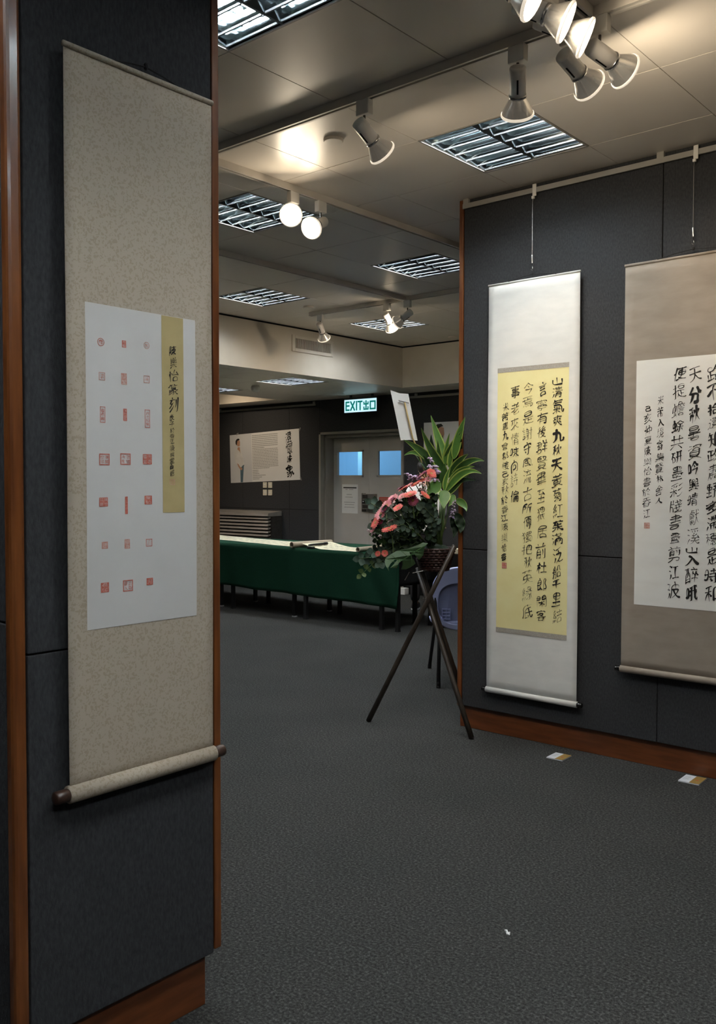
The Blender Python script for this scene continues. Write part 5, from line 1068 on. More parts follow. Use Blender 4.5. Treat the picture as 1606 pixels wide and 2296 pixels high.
# handscrolls on the cloth
def hollow(mb, a, c, R, th, n=22):
    a = Vector(a); c = Vector(c); t = (c-a).normalized(); x = t.orthogonal().normalized(); y = t.cross(x)
    ring = lambda p, q: [p+(x*cos(2*pi*j/n)+y*sin(2*pi*j/n))*q for j in range(n)]
    mb.rings([ring(a, R-th), ring(a, R), ring(c, R), ring(c, R-th), ring(a, R-th)], 0, False, False)
def handscroll(x0, y0, x1, y1, width, label, lift=None, cols=None):
    """paper strip whose front edge runs from (x0, y0) to (x1, y1); the writing belongs to the paper"""
    z = CZ+.0042; ux, uy = x1-x0, y1-y0; l = math.hypot(ux, uy); ux, uy = ux/l, uy/l
    r = thing('handscroll', ((x0+x1)/2, (y0+y1)/2+width/2, CZ), label, 'handscroll')
    def P(s, t, o=0.0):
        d = 0
        if lift and s < lift[0]: d = lift[1]*(1-s/lift[0])**1.4
        return (x0+ux*s-uy*t, y0+uy*s+ux*t, z+d+.0010*sin(s*11)+o)
    n = 60; m = MB()
    m.grid([[P(l*i/n, width*j/3) for i in range(n+1)] for j in range(4)], 0)
    rr = random.Random(5); s = .06
    while s < l-.06:
        t = width-.06
        while t > .08:
            h = rr.uniform(.038, .055); w = rr.uniform(.012, .022)
            for q_ in range(2):
                tt = t-h*(q_+.3)/2; m.quad(P(s-w, tt, .0012), P(s+w, tt+.004, .0012), P(s+w, tt+.010, .0012), P(s-w, tt+.005, .0012), 1)
            m.quad(P(s-.003, t-h, .0013), P(s+.003, t-h, .0013), P(s+.004, t, .0013), P(s-.002, t, .0013), 1)
            t -= h+rr.uniform(.02, .05)
        s += rr.uniform(.08, .10)
    m.build('paper', [M_handscroll, M_ink], r, smooth=True)
    return r
handscroll(-9.45, 7.515, -7.02, 7.053, .47, 'long cream handscroll unrolled along the left of the green table')
r = handscroll(-6.80, 7.0, -6.0, 6.935+.02, .44, 'cream handscroll unrolled between the thick roll and the flowers', lift=(.30, .045))
m = MB(); hollow(m, (-6.860, 6.905, CZ+.037), (-6.805, 7.47, CZ+.037), .0320, .008); m.build('rolled_end', M_rollpaper, r)
m = MB(); hollow(m, (-5.965, 6.945, CZ+.028), (-6.02, 7.42, CZ+.028), .024, .006); m.build('rolled_end', M_rollpaper, r)
m = MB(); M = Matrix.Translation((-6.665, 7.11, CZ+.042)) @ Matrix.Rotation(radians(96), 4, 'Z') @ Matrix.Rotation(pi/2, 4, 'Y')
m.lathe([(.004, -.17), (.012, -.13), (.013, .10), (.016, .105), (.016, .16), (.010, .165)], M, 12)
tag(m.build('writing_brush', M_black, smooth=True), 'thick black brush lying across the cream handscroll', 'brush')
m = MB(); m.box(-6.68, -6.59, 6.945, 6.985, CZ+.002, CZ+.026); tag(m.build('paperweight', M_black, bevel=.008), 'small black block paperweight at the front table edge', 'paperweight')

# ------------------------------------------------------------------ black draped table on the right
r = thing('reception_table', (-4.8, 7.75, 0), 'black draped table behind the flower stand, right of the green one', 'table')
m = MB(); m.box(-5.33, -4.2, 7.46, 8.02, .715, .742); m.build('tabletop', M_legblack, r, bevel=.003)
m = MB()
per = [(-5.35, 8.03), (-5.35, 7.44), (-4.18, 7.44), (-4.18, 8.03)]
path = []
for a, c in zip(per, per[1:]):
    k = max(4, int(math.dist(a, c)/.05))
    for i in range(k): path.append((a[0]+(c[0]-a[0])*i/k, a[1]+(c[1]-a[1])*i/k))
path.append(per[-1])
m.grid([[(x+.008*sin(i*1.3)*(k/6)*(1 if abs(x+5.35) < .001 else 0), y-.012*sin(i*1.1)*(k/6), .744-(.39)*k/6) for i, (x, y) in enumerate(path)] for k in range(7)])
m.quad((-5.35, 7.44, .744), (-4.18, 7.44, .744), (-4.18, 8.03, .744), (-5.35, 8.03, .744))
m.build('table_drape', M_blackcloth, r, smooth=False, solid=.002)
for x in (-5.28, -4.25):
    for y in (7.50, 7.98):
        m = MB(); m.box(x-.018, x+.018, y-.018, y+.018, 0, .715); m.build('leg', M_legblack, r, bevel=.002)
r = thing('paper_stack', (-5.12, 7.56, .746), 'pale paper stack lying on the black draped table', 'paper stack')
m = MB()
for k in range(9): m.box(-5.22+rnd.uniform(-.004, .004), -5.01+rnd.uniform(-.004, .004), 7.50, 7.66, .7485+.005*k, .7485+.005*k+.0045)
m.build('paper_sheets', M_handscroll, r)
m = MB(); m.box(-5.0, -4.72, 7.50, 7.72, .7485, .772); tag(m.build('box_file', M_greycase, bevel=.004), 'flat grey box file lying beside the paper stack', 'box file')

# ------------------------------------------------------------------ lilac chair behind the tripod
ang = radians(40.6)
r = thing('plastic_chair', (-3.84, 5.65, 0), 'lilac blue plastic chair with black legs behind the right partition edge', 'chair', rz=ang)
CW = WM[r.name]
def cl(m): m.v = [CW @ p for p in m.v]; return m
def superell(w, h, n, e=2.6): return [(w*math.copysign(abs(cos(2*pi*i/n))**(2/e), cos(2*pi*i/n)), h*math.copysign(abs(sin(2*pi*i/n))**(2/e), sin(2*pi*i/n))) for i in range(n)]
# local: x right, y away from camera (the way the chair faces), back nearest the camera
n = 48
def backpt(u, v, off=0):                       # leaning, slightly wrapped backrest
    return Vector((u, -.20+.30*(v-.60)*-.35+u*u*.55+off, v))
m = MB()
out_ = superell(.235, .235, n, 2.7); inn = superell(.185, .155, n, 3.0)
R0 = [backpt(u, .615+v) for u, v in out_]; R1 = [backpt(u*.97, .615+v*.97, -.020) for u, v in out_]
R2 = [backpt(u, 0.575+v, -.020) for u, v in inn]; R3 = [backpt(u*.95, 0.575+v*.95, .006) for u, v in inn]
m.rings([[backpt(u*.98, .615+v*.98, .012) for u, v in out_], R0, R1, R2, R3], 0, True, False)
cl(m).build('backrest', M_chair, r, smooth=False, bevel=.003)
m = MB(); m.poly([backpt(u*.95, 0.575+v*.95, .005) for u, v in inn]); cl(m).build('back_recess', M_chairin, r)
m = MB(); so = superell(.225, .215, n, 3.0)
m.rings([[Vector((u*a, .03+v*a, z)) for u, v in so] for a, z in ((.90, .405), (1.0, .420), (1.02, .440), (.97, .450), (.7, .438), (.3, .432))], 0)
cl(m).build('seat', M_chair, r, smooth=True)
m = MB()
for k in range(4):
    z = .46+.024*k; m.box(-.155, -.095, -.185, -.150, z, z+.006)
for x in (-.155, -.127, -.098): m.box(x, x+.004, -.185, -.150, .455, .54)
m.box(-.158, -.092, -.150, -.146, .45, .545)
cl(m).build('ribbed_bracket', M_chair, r)
for k, (a, c, fx, fy) in enumerate(((-.165, -.145, -.195, -.36), (-.165, .20, -.205, .33), (.165, -.145, .235, -.36), (.165, .20, .245, .33))):
    m = MB(); m.tube([(a, c, .415), (a*1.03, c*1.02, .395), (fx, fy, .012)], .0135, 12); l = cl(m).build('leg', M_legblack, r, smooth=True)
    m = MB(); d = Vector((fx-a*1.03, fy-c*1.02, -.383)).normalized(); p = Vector((fx, fy, .012)); m.tube([p-d*.03, p+Vector((0, 0, -.012))], .0155, 12); cl(m).build('rubber_foot', M_black, l)
m = MB(); m.tube([(-.165, -.145, .405), (.165, -.145, .405)], .011, 10); m.tube([(-.165, .20, .405), (.165, .20, .405)], .011, 10); m.tube([(-.17, -.145, .40), (-.17, .20, .40)], .011, 10); m.tube([(.17, -.145, .40), (.17, .20, .40)], .011, 10)
m.box(-.06, .06, -.13, .18, .385, .405); m.tube([(-.165, -.145, .40), (-.20, -.20, .50), (-.205, -.19, .62)], .010, 8); m.tube([(.165, -.145, .40), (.20, -.20, .50), (.205, -.19, .62)], .010, 8)
cl(m).build('seat_frame', M_legblack, r, smooth=False)

# ------------------------------------------------------------------ flower stand
# working grid for the bouquet: one unit = 1/377 m, origin over the tripod's centre, drawn facing the visitor
BO = Vector((-3.16, 4.40, 0)); BR = Vector((.7593, .6508, 0)); BF = Vector((-.6508, .7593, 0))
BS = 377.5
def fl(gx, gy, dep=0.0):
    """grid position -> point in the room; dep = metres behind the bouquet's middle plane"""
    for _ in range(40):                                # keep clear of the partition's face
        k = (5.427+dep)/5.427
        a = (gx-803)*k/BS-.494; z = 1.455-(gy-1081.5)*k/BS
        q = BO+BR*a+BF*dep
        if q.x < -3.13 or q.y < 4.455: break
        dep -= .01
    return BO+BR*a+BF*dep+Vector((0, 0, z))
r = thing('tripod_stand', (-3.18, 4.43, 0), 'dark bamboo tripod stand holding the flower basket', 'flower stand')
cross = fl(968, 1345, 0.0)
for foot, top in (((-3.542, 4.225, 0), fl(1029, 1222, -.13)), ((-2.857, 4.321, 0), fl(945, 1272, .06)), ((-3.15, 4.74, 0), fl(946, 1250, .05))):
    f = Vector(foot); mid = cross+(Vector((0, 0, 0)))
    off = {0: Vector((0, 0, 0))}
    d = (top-f).normalized()
    m = MB(); pts = [f+Vector((0, 0, .004)), f+(top-f)*.3, f+(top-f)*.62, top]
    m.tube(pts, [.0165, .0155, .0145, .0135], 10); m.build('leg', M_standwood, r, smooth=True)
m = MB()
for k in range(5): m.tube([cross+BR*(.026*cos(a*pi/6))+BF*(.026*sin(a*pi/6))+Vector((0, 0, .006*k-.012)) for a in range(13)], .003, 6)
m.build('wire_binding', M_lockdark, r)
m = MB()
m.tube([fl(935, 1284, -.10), fl(958, 1279, -.08), fl(1000, 1270, 0), fl(1006, 1272, .02)], .0022, 6); m.tube([fl(963, 1266, -.05), fl(972, 1276, -.03)], .0022, 6)
m.tube([fl(928, 1282, -.09), fl(918, 1300, -.10)], .0022, 6); m.tube([fl(999, 1270, 0), fl(1004, 1282, .0)], .0022, 6)
m.build('support_wire', M_steel, r)

fb = thing('flower_basket', tuple(fl(985, 1275, 0)), 'large floral arrangement in a dark red wicker basket on the tripod stand', 'flower arrangement')
# basket: woven wall
m = MB(); C0 = fl(985, 1250, .0); n = 44
for k in range(9):
    z = -.068+.0155*k; R = .075+.006*k/1.2
    pts = [C0+BR*((R+.0045*(1 if (j+k) % 2 else -1))*cos(2*pi*j/n))+BF*((R+.0045*(1 if (j+k) % 2 else -1))*sin(2*pi*j/n))+Vector((0, 0, z)) for j in range(n+1)]
    m.tube(pts, .0075, 6, caps=False)
for j in range(22):
    a = 2*pi*j/22; m.tube([C0+BR*(.075*cos(a))+BF*(.075*sin(a))+Vector((0, 0, -.07)), C0+BR*(.118*cos(a))+BF*(.118*sin(a))+Vector((0, 0, .062))], .004, 5)
m.lathe([(.07, -.074), (.085, -.066), (.09, -.06), (.02, -.058)], Matrix.Translation(C0), 24)
m.build('basket', M_wicker, fb, smooth=True)

def leaf(name, base, tip, width, bow=(0, 0, 0), mats=None, face=None, edge=.22, nseg=16, fold_=.18, wshape=.42, droop=0.0, parent=None, wave=0.0, build=True, mb=None):
    base = Vector(base); tip = Vector(tip); mid = (base+tip)/2+Vector(bow)
    face = Vector(face) if face is not None else -BF
    rows = []
    for i in range(nseg+1):
        t = i/nseg
        p = base*(1-t)**2+mid*2*t*(1-t)+tip*t*t
        tg = ((mid-base)*(1-t)+(tip-mid)*t).normalized()
        sd_ = tg.cross(face); sd_ = sd_.normalized() if sd_.length > 1e-5 else BR.copy()
        nn = sd_.cross(tg).normalized()
        w = width*.5*(sin(pi*min(1, t**wshape*.0+t*1.0)**(.62))**.9 if t < 1 else 0)+.0012
        w = width*.5*max(0, sin(pi*t**.64))**.95+.001
        q = 1-edge
        row = []
        for s_ in (-1, -q, -.5*q, 0, .5*q, q, 1):
            row.append(p+sd_*(w*s_)+nn*(-fold_*w*(1-abs(s_))*1.0)+nn*(wave*w*sin(t*17+(3 if s_ > 0 else 0))*abs(s_)))
        rows.append(row)
    m = mb or MB()
    m.grid(rows, (lambda i, j: 1 if j in (0, 5) else 0))
    if not build: return m
    return m.build(name, mats or [M_leaf, M_leafedge], parent or fb, smooth=True)
V = Vector
D = [M_leaf, M_leafedge]; DL = [M_leafmid, M_leafedge]
def L(base, tip, w, bow=(0, 0), dep=(0, 0), db=0.0, mats=None, edge=.24, **k):
    bw = BR*(bow[0]/BS)+V((0, 0, -bow[1]/BS))+BF*db
    leaf('long_leaf', fl(*base, dep[0]), fl(*tip, dep[1]), w*.80/BS, bw, mats or D, edge=edge, **k)
# upright striped leaves
L((1012, 1062), (953, 960), 26, (-6, 12), (.02, -.10), mats=D)
L((1010, 1040), (974, 932), 26, (2, 8), (.05, .08), mats=DL)
L((1006, 1045), (1016, 972), 15, (-4, 0), (.03, -.02), mats=DL, edge=.35)
L((1006, 1045), (1043, 967), 27, (-9, 4), (.04, .02), mats=D)
L((1026, 1030), (1051, 936), 24, (-5, -4), (.06, .02), mats=DL)
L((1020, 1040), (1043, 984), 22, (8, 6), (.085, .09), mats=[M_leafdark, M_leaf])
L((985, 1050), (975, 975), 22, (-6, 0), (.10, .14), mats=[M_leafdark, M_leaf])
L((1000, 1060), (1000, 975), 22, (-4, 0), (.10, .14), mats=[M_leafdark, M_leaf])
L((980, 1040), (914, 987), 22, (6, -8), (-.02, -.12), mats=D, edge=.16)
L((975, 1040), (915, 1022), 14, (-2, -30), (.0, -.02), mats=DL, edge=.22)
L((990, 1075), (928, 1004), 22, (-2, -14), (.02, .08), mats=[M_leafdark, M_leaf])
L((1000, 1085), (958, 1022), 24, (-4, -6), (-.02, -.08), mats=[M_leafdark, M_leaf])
L((1013, 1072), (1058, 1018), 22, (-2, -14), (.0, -.08), mats=D, edge=.3)
L((1020, 1070), (1094, 1034), 20, (2, -32), (.05, -.03), mats=D)
L((1008, 1104), (1088, 1062), 21, (-2, -44), (-.06, -.13), mats=DL, edge=.34)
L((1012, 1095), (1060, 1065), 22, (0, -14), (.0, -.05), mats=D)
L((1006, 1098), (1007, 1038), 21, (-8, 0), (-.08, -.11), mats=[M_leaf, M_leaf], edge=.1)
L((1006, 1100), (1020, 1045), 13, (-8, 0), (-.09, -.11), mats=DL, edge=.4)
L((1010, 1110), (1050, 1075), 20, (0, -8), (-.03, -.05), mats=D)
L((1016, 1050), (1030, 985), 15, (-6, 0), (.01, -.02), mats=DL, edge=.36)
L((1000, 1050), (990, 985), 17, (-4, 4), (.0, -.04), mats=D, edge=.3)
L((1014, 1085), (1072, 1046), 16, (-4, -20), (-.02, -.09), mats=DL, edge=.3)
L((1004, 1092), (985, 1045), 18, (-6, 0), (-.05, -.10), mats=D, edge=.2)
L((1016, 1098), (1075, 1078), 13, (-4, -22), (-.04, -.10), mats=[M_leafdark, M_leaf], edge=.2)
L((985, 1060), (938, 1008), 16, (2, -10), (.0, -.06), mats=DL, edge=.14)
# broad drooping leaves
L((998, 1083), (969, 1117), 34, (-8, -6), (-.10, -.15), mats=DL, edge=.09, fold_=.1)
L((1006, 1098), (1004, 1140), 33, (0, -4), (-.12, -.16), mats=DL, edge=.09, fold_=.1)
L((1024, 1108), (1014, 1135), 16, (8, 0), (-.07, -.09), mats=DL, edge=.2)
L((1030, 1120), (1055, 1146), 20, (10, -6), (.02, -.02), mats=DL, edge=.1)
L((1030, 1150), (1040, 1195), 26, (14, 4), (.04, .03), mats=[M_leafdark, M_leaf], edge=.1, wave=.3)
L((1020, 1160), (1025, 1205), 22, (14, 0), (.0, .0), mats=[M_leafdark, M_leaf], edge=.1, wave=.3)
# stems gathered into the basket
m = MB()
for k in range(16):
    a = rnd.uniform(988, 1022); c = rnd.uniform(1095, 1130); d0 = rnd.uniform(-.05, .05)
    m.tube([fl(a, c, d0), fl((a+995)/2+rnd.uniform(-4, 4), 1180, d0*.8), fl(rnd.uniform(982, 1004), 1242, d0*.4)], .0030, 5)
for (x0, y0, x1, y1, d1) in ((950, 1180, 985, 1238, -.08), (920, 1170, 980, 1240, -.12), (900, 1200, 975, 1240, -.1), (870, 1220, 975, 1243, -.1), (890, 1150, 980, 1236, -.05), (845, 1205, 970, 1244, -.06), (935, 1120, 985, 1236, -.05), (960, 1090, 990, 1236, 0)):
    m.tube([fl(x0, y0, d1), fl((x0+x1)/2, (y0+y1)/2-6, d1*.8), fl(x1, y1, 0)], .0028, 5)
m.build('gathered_stems', M_stem, fb, smooth=True)

# small foliage: every sprig is one part
def round_leaf(mb, p, d, w, nrm, mi=0):
    d = V(d).normalized(); s_ = d.cross(V(nrm)); s_ = s_.normalized() if s_.length > 1e-4 else d.orthogonal().normalized(); nn = s_.cross(d)
    L_ = w*1.15; rows = []
    for i in range(6):
        t = i/5; ww = w*.5*max(.02, sin(pi*(t**.8)))**.8; c_ = V(p)+d*(L_*t)+nn*(-.12*w*sin(pi*t))
        rows.append([c_-s_*ww, c_-nn*(.10*ww), c_+s_*ww])
    mb.grid(rows, mi)
def sprig(name, pts, w, mt, n=7, stem=.0018, tip=True):
    m = MB(); m.tube(pts, stem, 5, 1)
    pts = [V(p) for p in pts]
    for k in range(n):
        t = (k+.5)/n*(len(pts)-1); i = min(int(t), len(pts)-2); p = pts[i].lerp(pts[i+1], t-i); tg = (pts[i+1]-pts[i]).normalized()
        for sgn in (-1, 1):
            sd_ = (tg.cross(-BF).normalized()*sgn+tg*.45+BF*rnd.uniform(-.7, .3)).normalized()
            nr = (-BF+BR*rnd.uniform(-.6, .6)+V((0, 0, rnd.uniform(-.2, .8)))).normalized()
            round_leaf(m, p, sd_, w*rnd.uniform(.75, 1.15), nr)
    if tip: round_leaf(m, pts[-1], pts[-1]-pts[-2], w, -BF)
    return m.build(name, [mt, M_stem], fb, smooth=True)
EU = [((878, 1235), (850, 1248), (818, 1252), -.14, 15, M_euca, 5), ((880, 1240), (848, 1262), (820, 1288), -.15, 11, M_stem, 5), ((890, 1225), (868, 1238), (848, 1236), -.17, 15, M_euca, 4),
      ((885, 1160), (865, 1142), (842, 1128), -.10, 15, M_euca, 4), ((890, 1165), (868, 1168), (850, 1176), -.14, 16, M_euca, 4), ((985, 1150), (955, 1128), (926, 1138), -.18, 14, M_euca, 6),
      ((985, 1190), (982, 1160), (962, 1138), -.16, 15, M_euca, 5), ((950, 1200), (915, 1175), (884, 1182), -.20, 13, M_euca, 5), ((900, 1215), (880, 1190), (876, 1150), -.19, 16, M_euca, 4),
      ((905, 1235), (875, 1250), (862, 1262), -.18, 13, M_euca, 5), ((940, 1185), (915, 1160), (900, 1130), -.13, 14, M_leafdark, 5), ((975, 1200), (978, 1180), (972, 1150), -.14, 13, M_euca, 5)]
for a, c, e, d, w, mt, nn in EU: sprig('eucalyptus_sprig', [fl(*a, d+.05), fl(*c, d), fl(*e, d-.02)], w/BS, mt, nn)
# dark filler sprigs over the belly of the bouquet
fr2 = random.Random(11)
def inside(x, y):
    poly = [(842, 1235), (848, 1200), (862, 1165), (885, 1135), (915, 1118), (945, 1105), (985, 1105), (990, 1150), (985, 1200), (978, 1235), (930, 1245), (880, 1250)]
    c = False
    for i in range(len(poly)):
        (x1, y1), (x2, y2) = poly[i], poly[i-1]
        if (y1 > y) != (y2 > y) and x < (x2-x1)*(y-y1)/(y2-y1)+x1: c = not c
    return c
cnt = 0
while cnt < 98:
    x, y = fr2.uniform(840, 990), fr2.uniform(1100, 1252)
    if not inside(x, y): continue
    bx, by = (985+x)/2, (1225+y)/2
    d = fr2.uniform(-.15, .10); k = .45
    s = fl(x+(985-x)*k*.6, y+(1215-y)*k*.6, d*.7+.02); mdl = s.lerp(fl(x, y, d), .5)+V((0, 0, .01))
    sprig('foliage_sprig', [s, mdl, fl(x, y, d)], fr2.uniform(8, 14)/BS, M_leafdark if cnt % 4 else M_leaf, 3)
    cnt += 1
# monstera leaf with deep slits
def monstera():
    O = [(1090, 1010), (1045, 1060), (1030, 1130), (1022, 1180), (985, 1225), (958, 1248), (912, 1185), (852, 1138), (822, 1138), (838, 1182), (885, 1245), (912, 1298), (890, 1320), (835, 1358), (775, 1385), (706, 1386),
         (726, 1320), (726, 1262), (698, 1255), (664, 1315), (644, 1371), (600, 1368), (548, 1366), (592, 1320), (650, 1250), (612, 1248), (552, 1306), (522, 1362), (530, 1412), (492, 1352), (470, 1290), (476, 1240), (520, 1195), (575, 1160), (640, 1122), (720, 1100), (800, 1088), (880, 1062), (960, 1030), (1020, 1000)]
    base = (1040, 1050); tip = (520, 1400); dx, dy = tip[0]-base[0], tip[1]-base[1]; l = math.hypot(dx, dy)
    m = MB()
    for x, y in O:
        s_ = abs((x-base[0])*dy-(y-base[1])*dx)/l; t = ((x-base[0])*dx+(y-base[1])*dy)/l/l
        m.v.append(fl(800+x/6.424, 1060+y/6.424, -.24+.00022*s_-.04*t))
    m.f = [tuple(t) for t in tessellate_polygon([[Vector((x, y, 0)) for x, y in O]])]; m.m = [0]*len(m.f)
    P = lambda x, y, t: fl(800+x/6.424, 1060+y/6.424, -.2425-.04*t)
    m.tube([P(1060, 1035, 0), P(900, 1140, .3), P(700, 1270, .7), P(560, 1360, 1)], [.0022, .0018, .0013, .0006], 5, 1)
    for a, c in (((930, 1120), (985, 1200)), ((850, 1175), (860, 1330)), ((760, 1230), (740, 1370)), ((800, 1200), (690, 1110)), ((700, 1270), (560, 1180)), ((650, 1300), (510, 1240)), ((870, 1160), (880, 1075))):
        m.tube([P(*a, .4), P(*c, .45)], [.0010, .0004], 4, 1)
    return m.build('monstera_leaf', [M_monstera, M_leaf], fb, smooth=False, solid=.0012)
monstera()

def gerbera(gx, gy, dep, R, nrm, mt, npet=19):
    c = fl(gx, gy, dep); nrm = V(nrm).normalized(); x = nrm.orthogonal().normalized(); y = nrm.cross(x)
    m = MB()
    for lay, (rr, lift, k) in enumerate(((1.0, .26, npet), (.74, .46, npet-3), (.45, .62, npet-7))):
        for i in range(k):
            a = 2*pi*(i+.5*lay)/k+rnd.uniform(-.05, .05); d = x*cos(a)+y*sin(a); s_ = nrm.cross(d); l = R*rr*rnd.uniform(.9, 1.06); rows = []
            for q, w in ((.12, .3), (.40, .75), (.72, .95), (.92, .55), (1.0, .08)):
                p = c+d*(l*q)+nrm*(l*lift*q*(1.3-.6*q)); ww = R*.135*w
                rows.append([p-s_*ww, p+nrm*(-.02*R), p+s_*ww])
            m.grid(rows)
    o = m.build('gerbera', [mt], fb, smooth=True)
    m = MB(); m.lathe([(.20*R, -.02*R), (.26*R, .08*R), (.20*R, .16*R), (.05*R, .18*R)], Matrix.Translation(c) @ nrm.to_track_quat('Z', 'Y').to_matrix().to_4x4(), 14); m.build('flower_eye', M_flowereye, o)
    m = MB(); m.tube([c-nrm*(.02*R), c-nrm*.05, c-nrm*.08+V((0, 0, -.06))], .0028, 6); m.build('flower_stem', M_stem, o)
    return o
UPL = lambda a, z, f: BR*a+V((0, 0, z))-BF*f
G = [(884, 1187, -.24, 19, UPL(-.30, .93, .32), M_coral), (930, 1110, -.22, 17, UPL(-.30, .90, .36), M_coral), (916, 1096, -.14, 15, UPL(-.55, .85, .10), M_coral), (942, 1087, -.14, 14, UPL(-.5, .85, .22), M_coral),
     (955, 1079, -.14, 12, UPL(-.35, .85, .3), M_coral), (976, 1062, -.18, 13, UPL(.35, .5, .7), M_coral), (962, 1111, -.20, 13, UPL(.55, .75, .4), M_coral), (903, 1139, -.22, 13, UPL(-.45, .75, .45), M_coral),
     (878, 1133, -.16, 15, UPL(-.6, .55, .5), M_pink), (892, 1118, -.13, 14, UPL(-.5, .7, .45), M_pink), (865, 1152, -.18, 16, UPL(-.6, .5, .6), M_pink), (853, 1172, -.18, 15, UPL(-.75, .4, .5), M_coral), (848, 1184, -.16, 12, UPL(-.8, .4, .4), M_pink),
     (909, 1095, -.10, 13, UPL(-.55, .85, .05), M_magenta), (935, 1122, -.21, 13, UPL(.15, .1, 1), M_magenta), (957, 1066, -.12, 16, UPL(-.65, .75, .15), M_magenta), (864, 1168, -.19, 10, UPL(-.6, .4, .6), M_magenta), (941, 1073, -.09, 12, UPL(-.75, .7, .05), M_magenta),
     (858, 1241, -.20, 7, UPL(-.3, .2, .9), M_coral), (873, 1240, -.21, 8, UPL(-.1, .2, .9), M_coral), (887, 1122, -.15, 10, UPL(-.6, .7, .3), M_magenta), (927, 1090, -.12, 12, UPL(-.6, .75, .2), M_pink), (912, 1113, -.19, 11, UPL(-.5, .7, .4), M_pink), (872, 1141, -.20, 10, UPL(-.7, .5, .5), M_magenta), (970, 1075, -.16, 9, UPL(-.2, .7, .6), M_pink)]
for gx, gy, dp, R, nr, mt in G: gerbera(gx, gy, dp, R/BS, nr, mt)
def spike(pts, n, w, mt):
    m = MB(); m.tube(pts, .002, 5, 1); pts = [V(p) for p in pts]
    for k in range(n):
        t = (k+.3)/n*(len(pts)-1); i = min(int(t), len(pts)-2); p = pts[i].lerp(pts[i+1], t-i); r_ = w*(1.05-.5*k/n)
        for q in range(3):
            a = 2.1*q+k*1.2+rnd.uniform(-.6, .6); rr_ = r_; r_ = r_*rnd.uniform(.75, 1.35); o = BR*(cos(a)*r_*.8)+BF*(sin(a)*r_*.8)+V((0, 0, rnd.uniform(-.7, .7)*r_))
            m.ball(p+o, r_*.62, 5, 0, (1, 1, .8)); m.ball(p+o*1.5+V((0, 0, -.3*r_)), r_*.42, 5, 0, (1.2, 1.2, .6)); r_ = rr_
    return m.build('snapdragon_spike', [mt, M_stem], fb, smooth=True)
for a, c, n, w, d, mt in (((985, 1076), (973, 1022), 7, 8, -.12, M_lilac), ((958, 1078), (916, 1062), 7, 6.5, -.10, M_lilac), ((962, 1100), (952, 1080), 3, 7, -.15, M_palepink),
                       ((908, 1122), (884, 1126), 4, 6, -.14, M_palepink), ((1022, 1160), (1029, 1118), 7, 4.2, -.10, M_lilac), ((846, 1196), (838, 1184), 3, 5, -.10, M_palepink), ((886, 1176), (884, 1158), 4, 5, -.17, M_palepink), ((868, 1204), (860, 1202), 2, 5, -.14, M_palepink)):
    spike([fl(*a, d+.03), fl((a[0]+c[0])/2, (a[1]+c[1])/2, d), fl(*c, d-.01)], n, w/BS, mt)
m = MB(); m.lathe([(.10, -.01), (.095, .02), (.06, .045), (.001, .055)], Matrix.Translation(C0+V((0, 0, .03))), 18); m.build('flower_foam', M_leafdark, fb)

# message card on a stick
r = thing('message_card', tuple(fl(940, 1000, .05)), 'white message card on a bamboo stick standing out of the bouquet', 'message card')
m = MB(); q = [fl(884, 876.5, .04), fl(904, 883.5, .045), fl(924, 885, .05), fl(934.5, 937, .05), fl(945, 988.5, .05), fl(926, 987, .045), fl(907.5, 988, .04), fl(896, 932, .04)]
ctr = fl(914, 934, .046); nb = -BF*.0012
for k in range(8): m.poly([q[k], q[(k+1) % 8], ctr])
m.build('card_sheet', M_white, r, solid=.0014)
m = MB(); m.tube([fl(916, 903, .036), fl(925.5, 946, .036), fl(934, 983, .036), fl(942, 1000, .04), fl(962, 1060, .06), fl(985, 1180, .04)], .0042, 8); m.build('bamboo_stick', M_bamboo, r, smooth=True)
m = MB(); m.tube([fl(902.5, 899.5, .034), fl(925.5, 905, .034)], .0030, 8); m.build('cross_stick', M_lockdark, r)

# ------------------------------------------------------------------ visitor behind the flowers
def skin_mesh(name, verts, edges, radii, root, mats, parent, sub=2):
    me = bpy.data.meshes.new(name+'_cage'); me.from_pydata(verts, edges, []); o = bpy.data.objects.new(name+'_cage', me); COL.objects.link(o)
    md = o.modifiers.new('skin', 'SKIN'); sk = me.skin_vertices[0].data
    for i, rr in enumerate(radii): sk[i].radius = rr if isinstance(rr, tuple) else (rr, rr)
    for i in range(len(verts)): sk[i].use_root = (i == root)
    md.branch_smoothing = .6; md.use_x_symmetry = False
    s = o.modifiers.new('sub', 'SUBSURF'); s.levels = sub
    dg = bpy.context.evaluated_depsgraph_get(); dg.update()
    nm = bpy.data.meshes.new_from_object(o.evaluated_get(dg)); bpy.data.objects.remove(o)
    nm.transform(WM[parent.name].inverted() @ WM[parent.name] if False else Matrix())
    for mm in mats: nm.materials.append(mm)
    for p in nm.polygons: p.use_smooth = True
    ob = bpy.data.objects.new(name, nm); COL.objects.link(ob); ob.parent = parent; WM[ob.name] = WM[parent.name]
    return ob
pr = thing('person', (-6.18, 8.36, 0), 'black haired person in a white shirt and dark trousers standing behind the flowers', 'person', rz=radians(118))
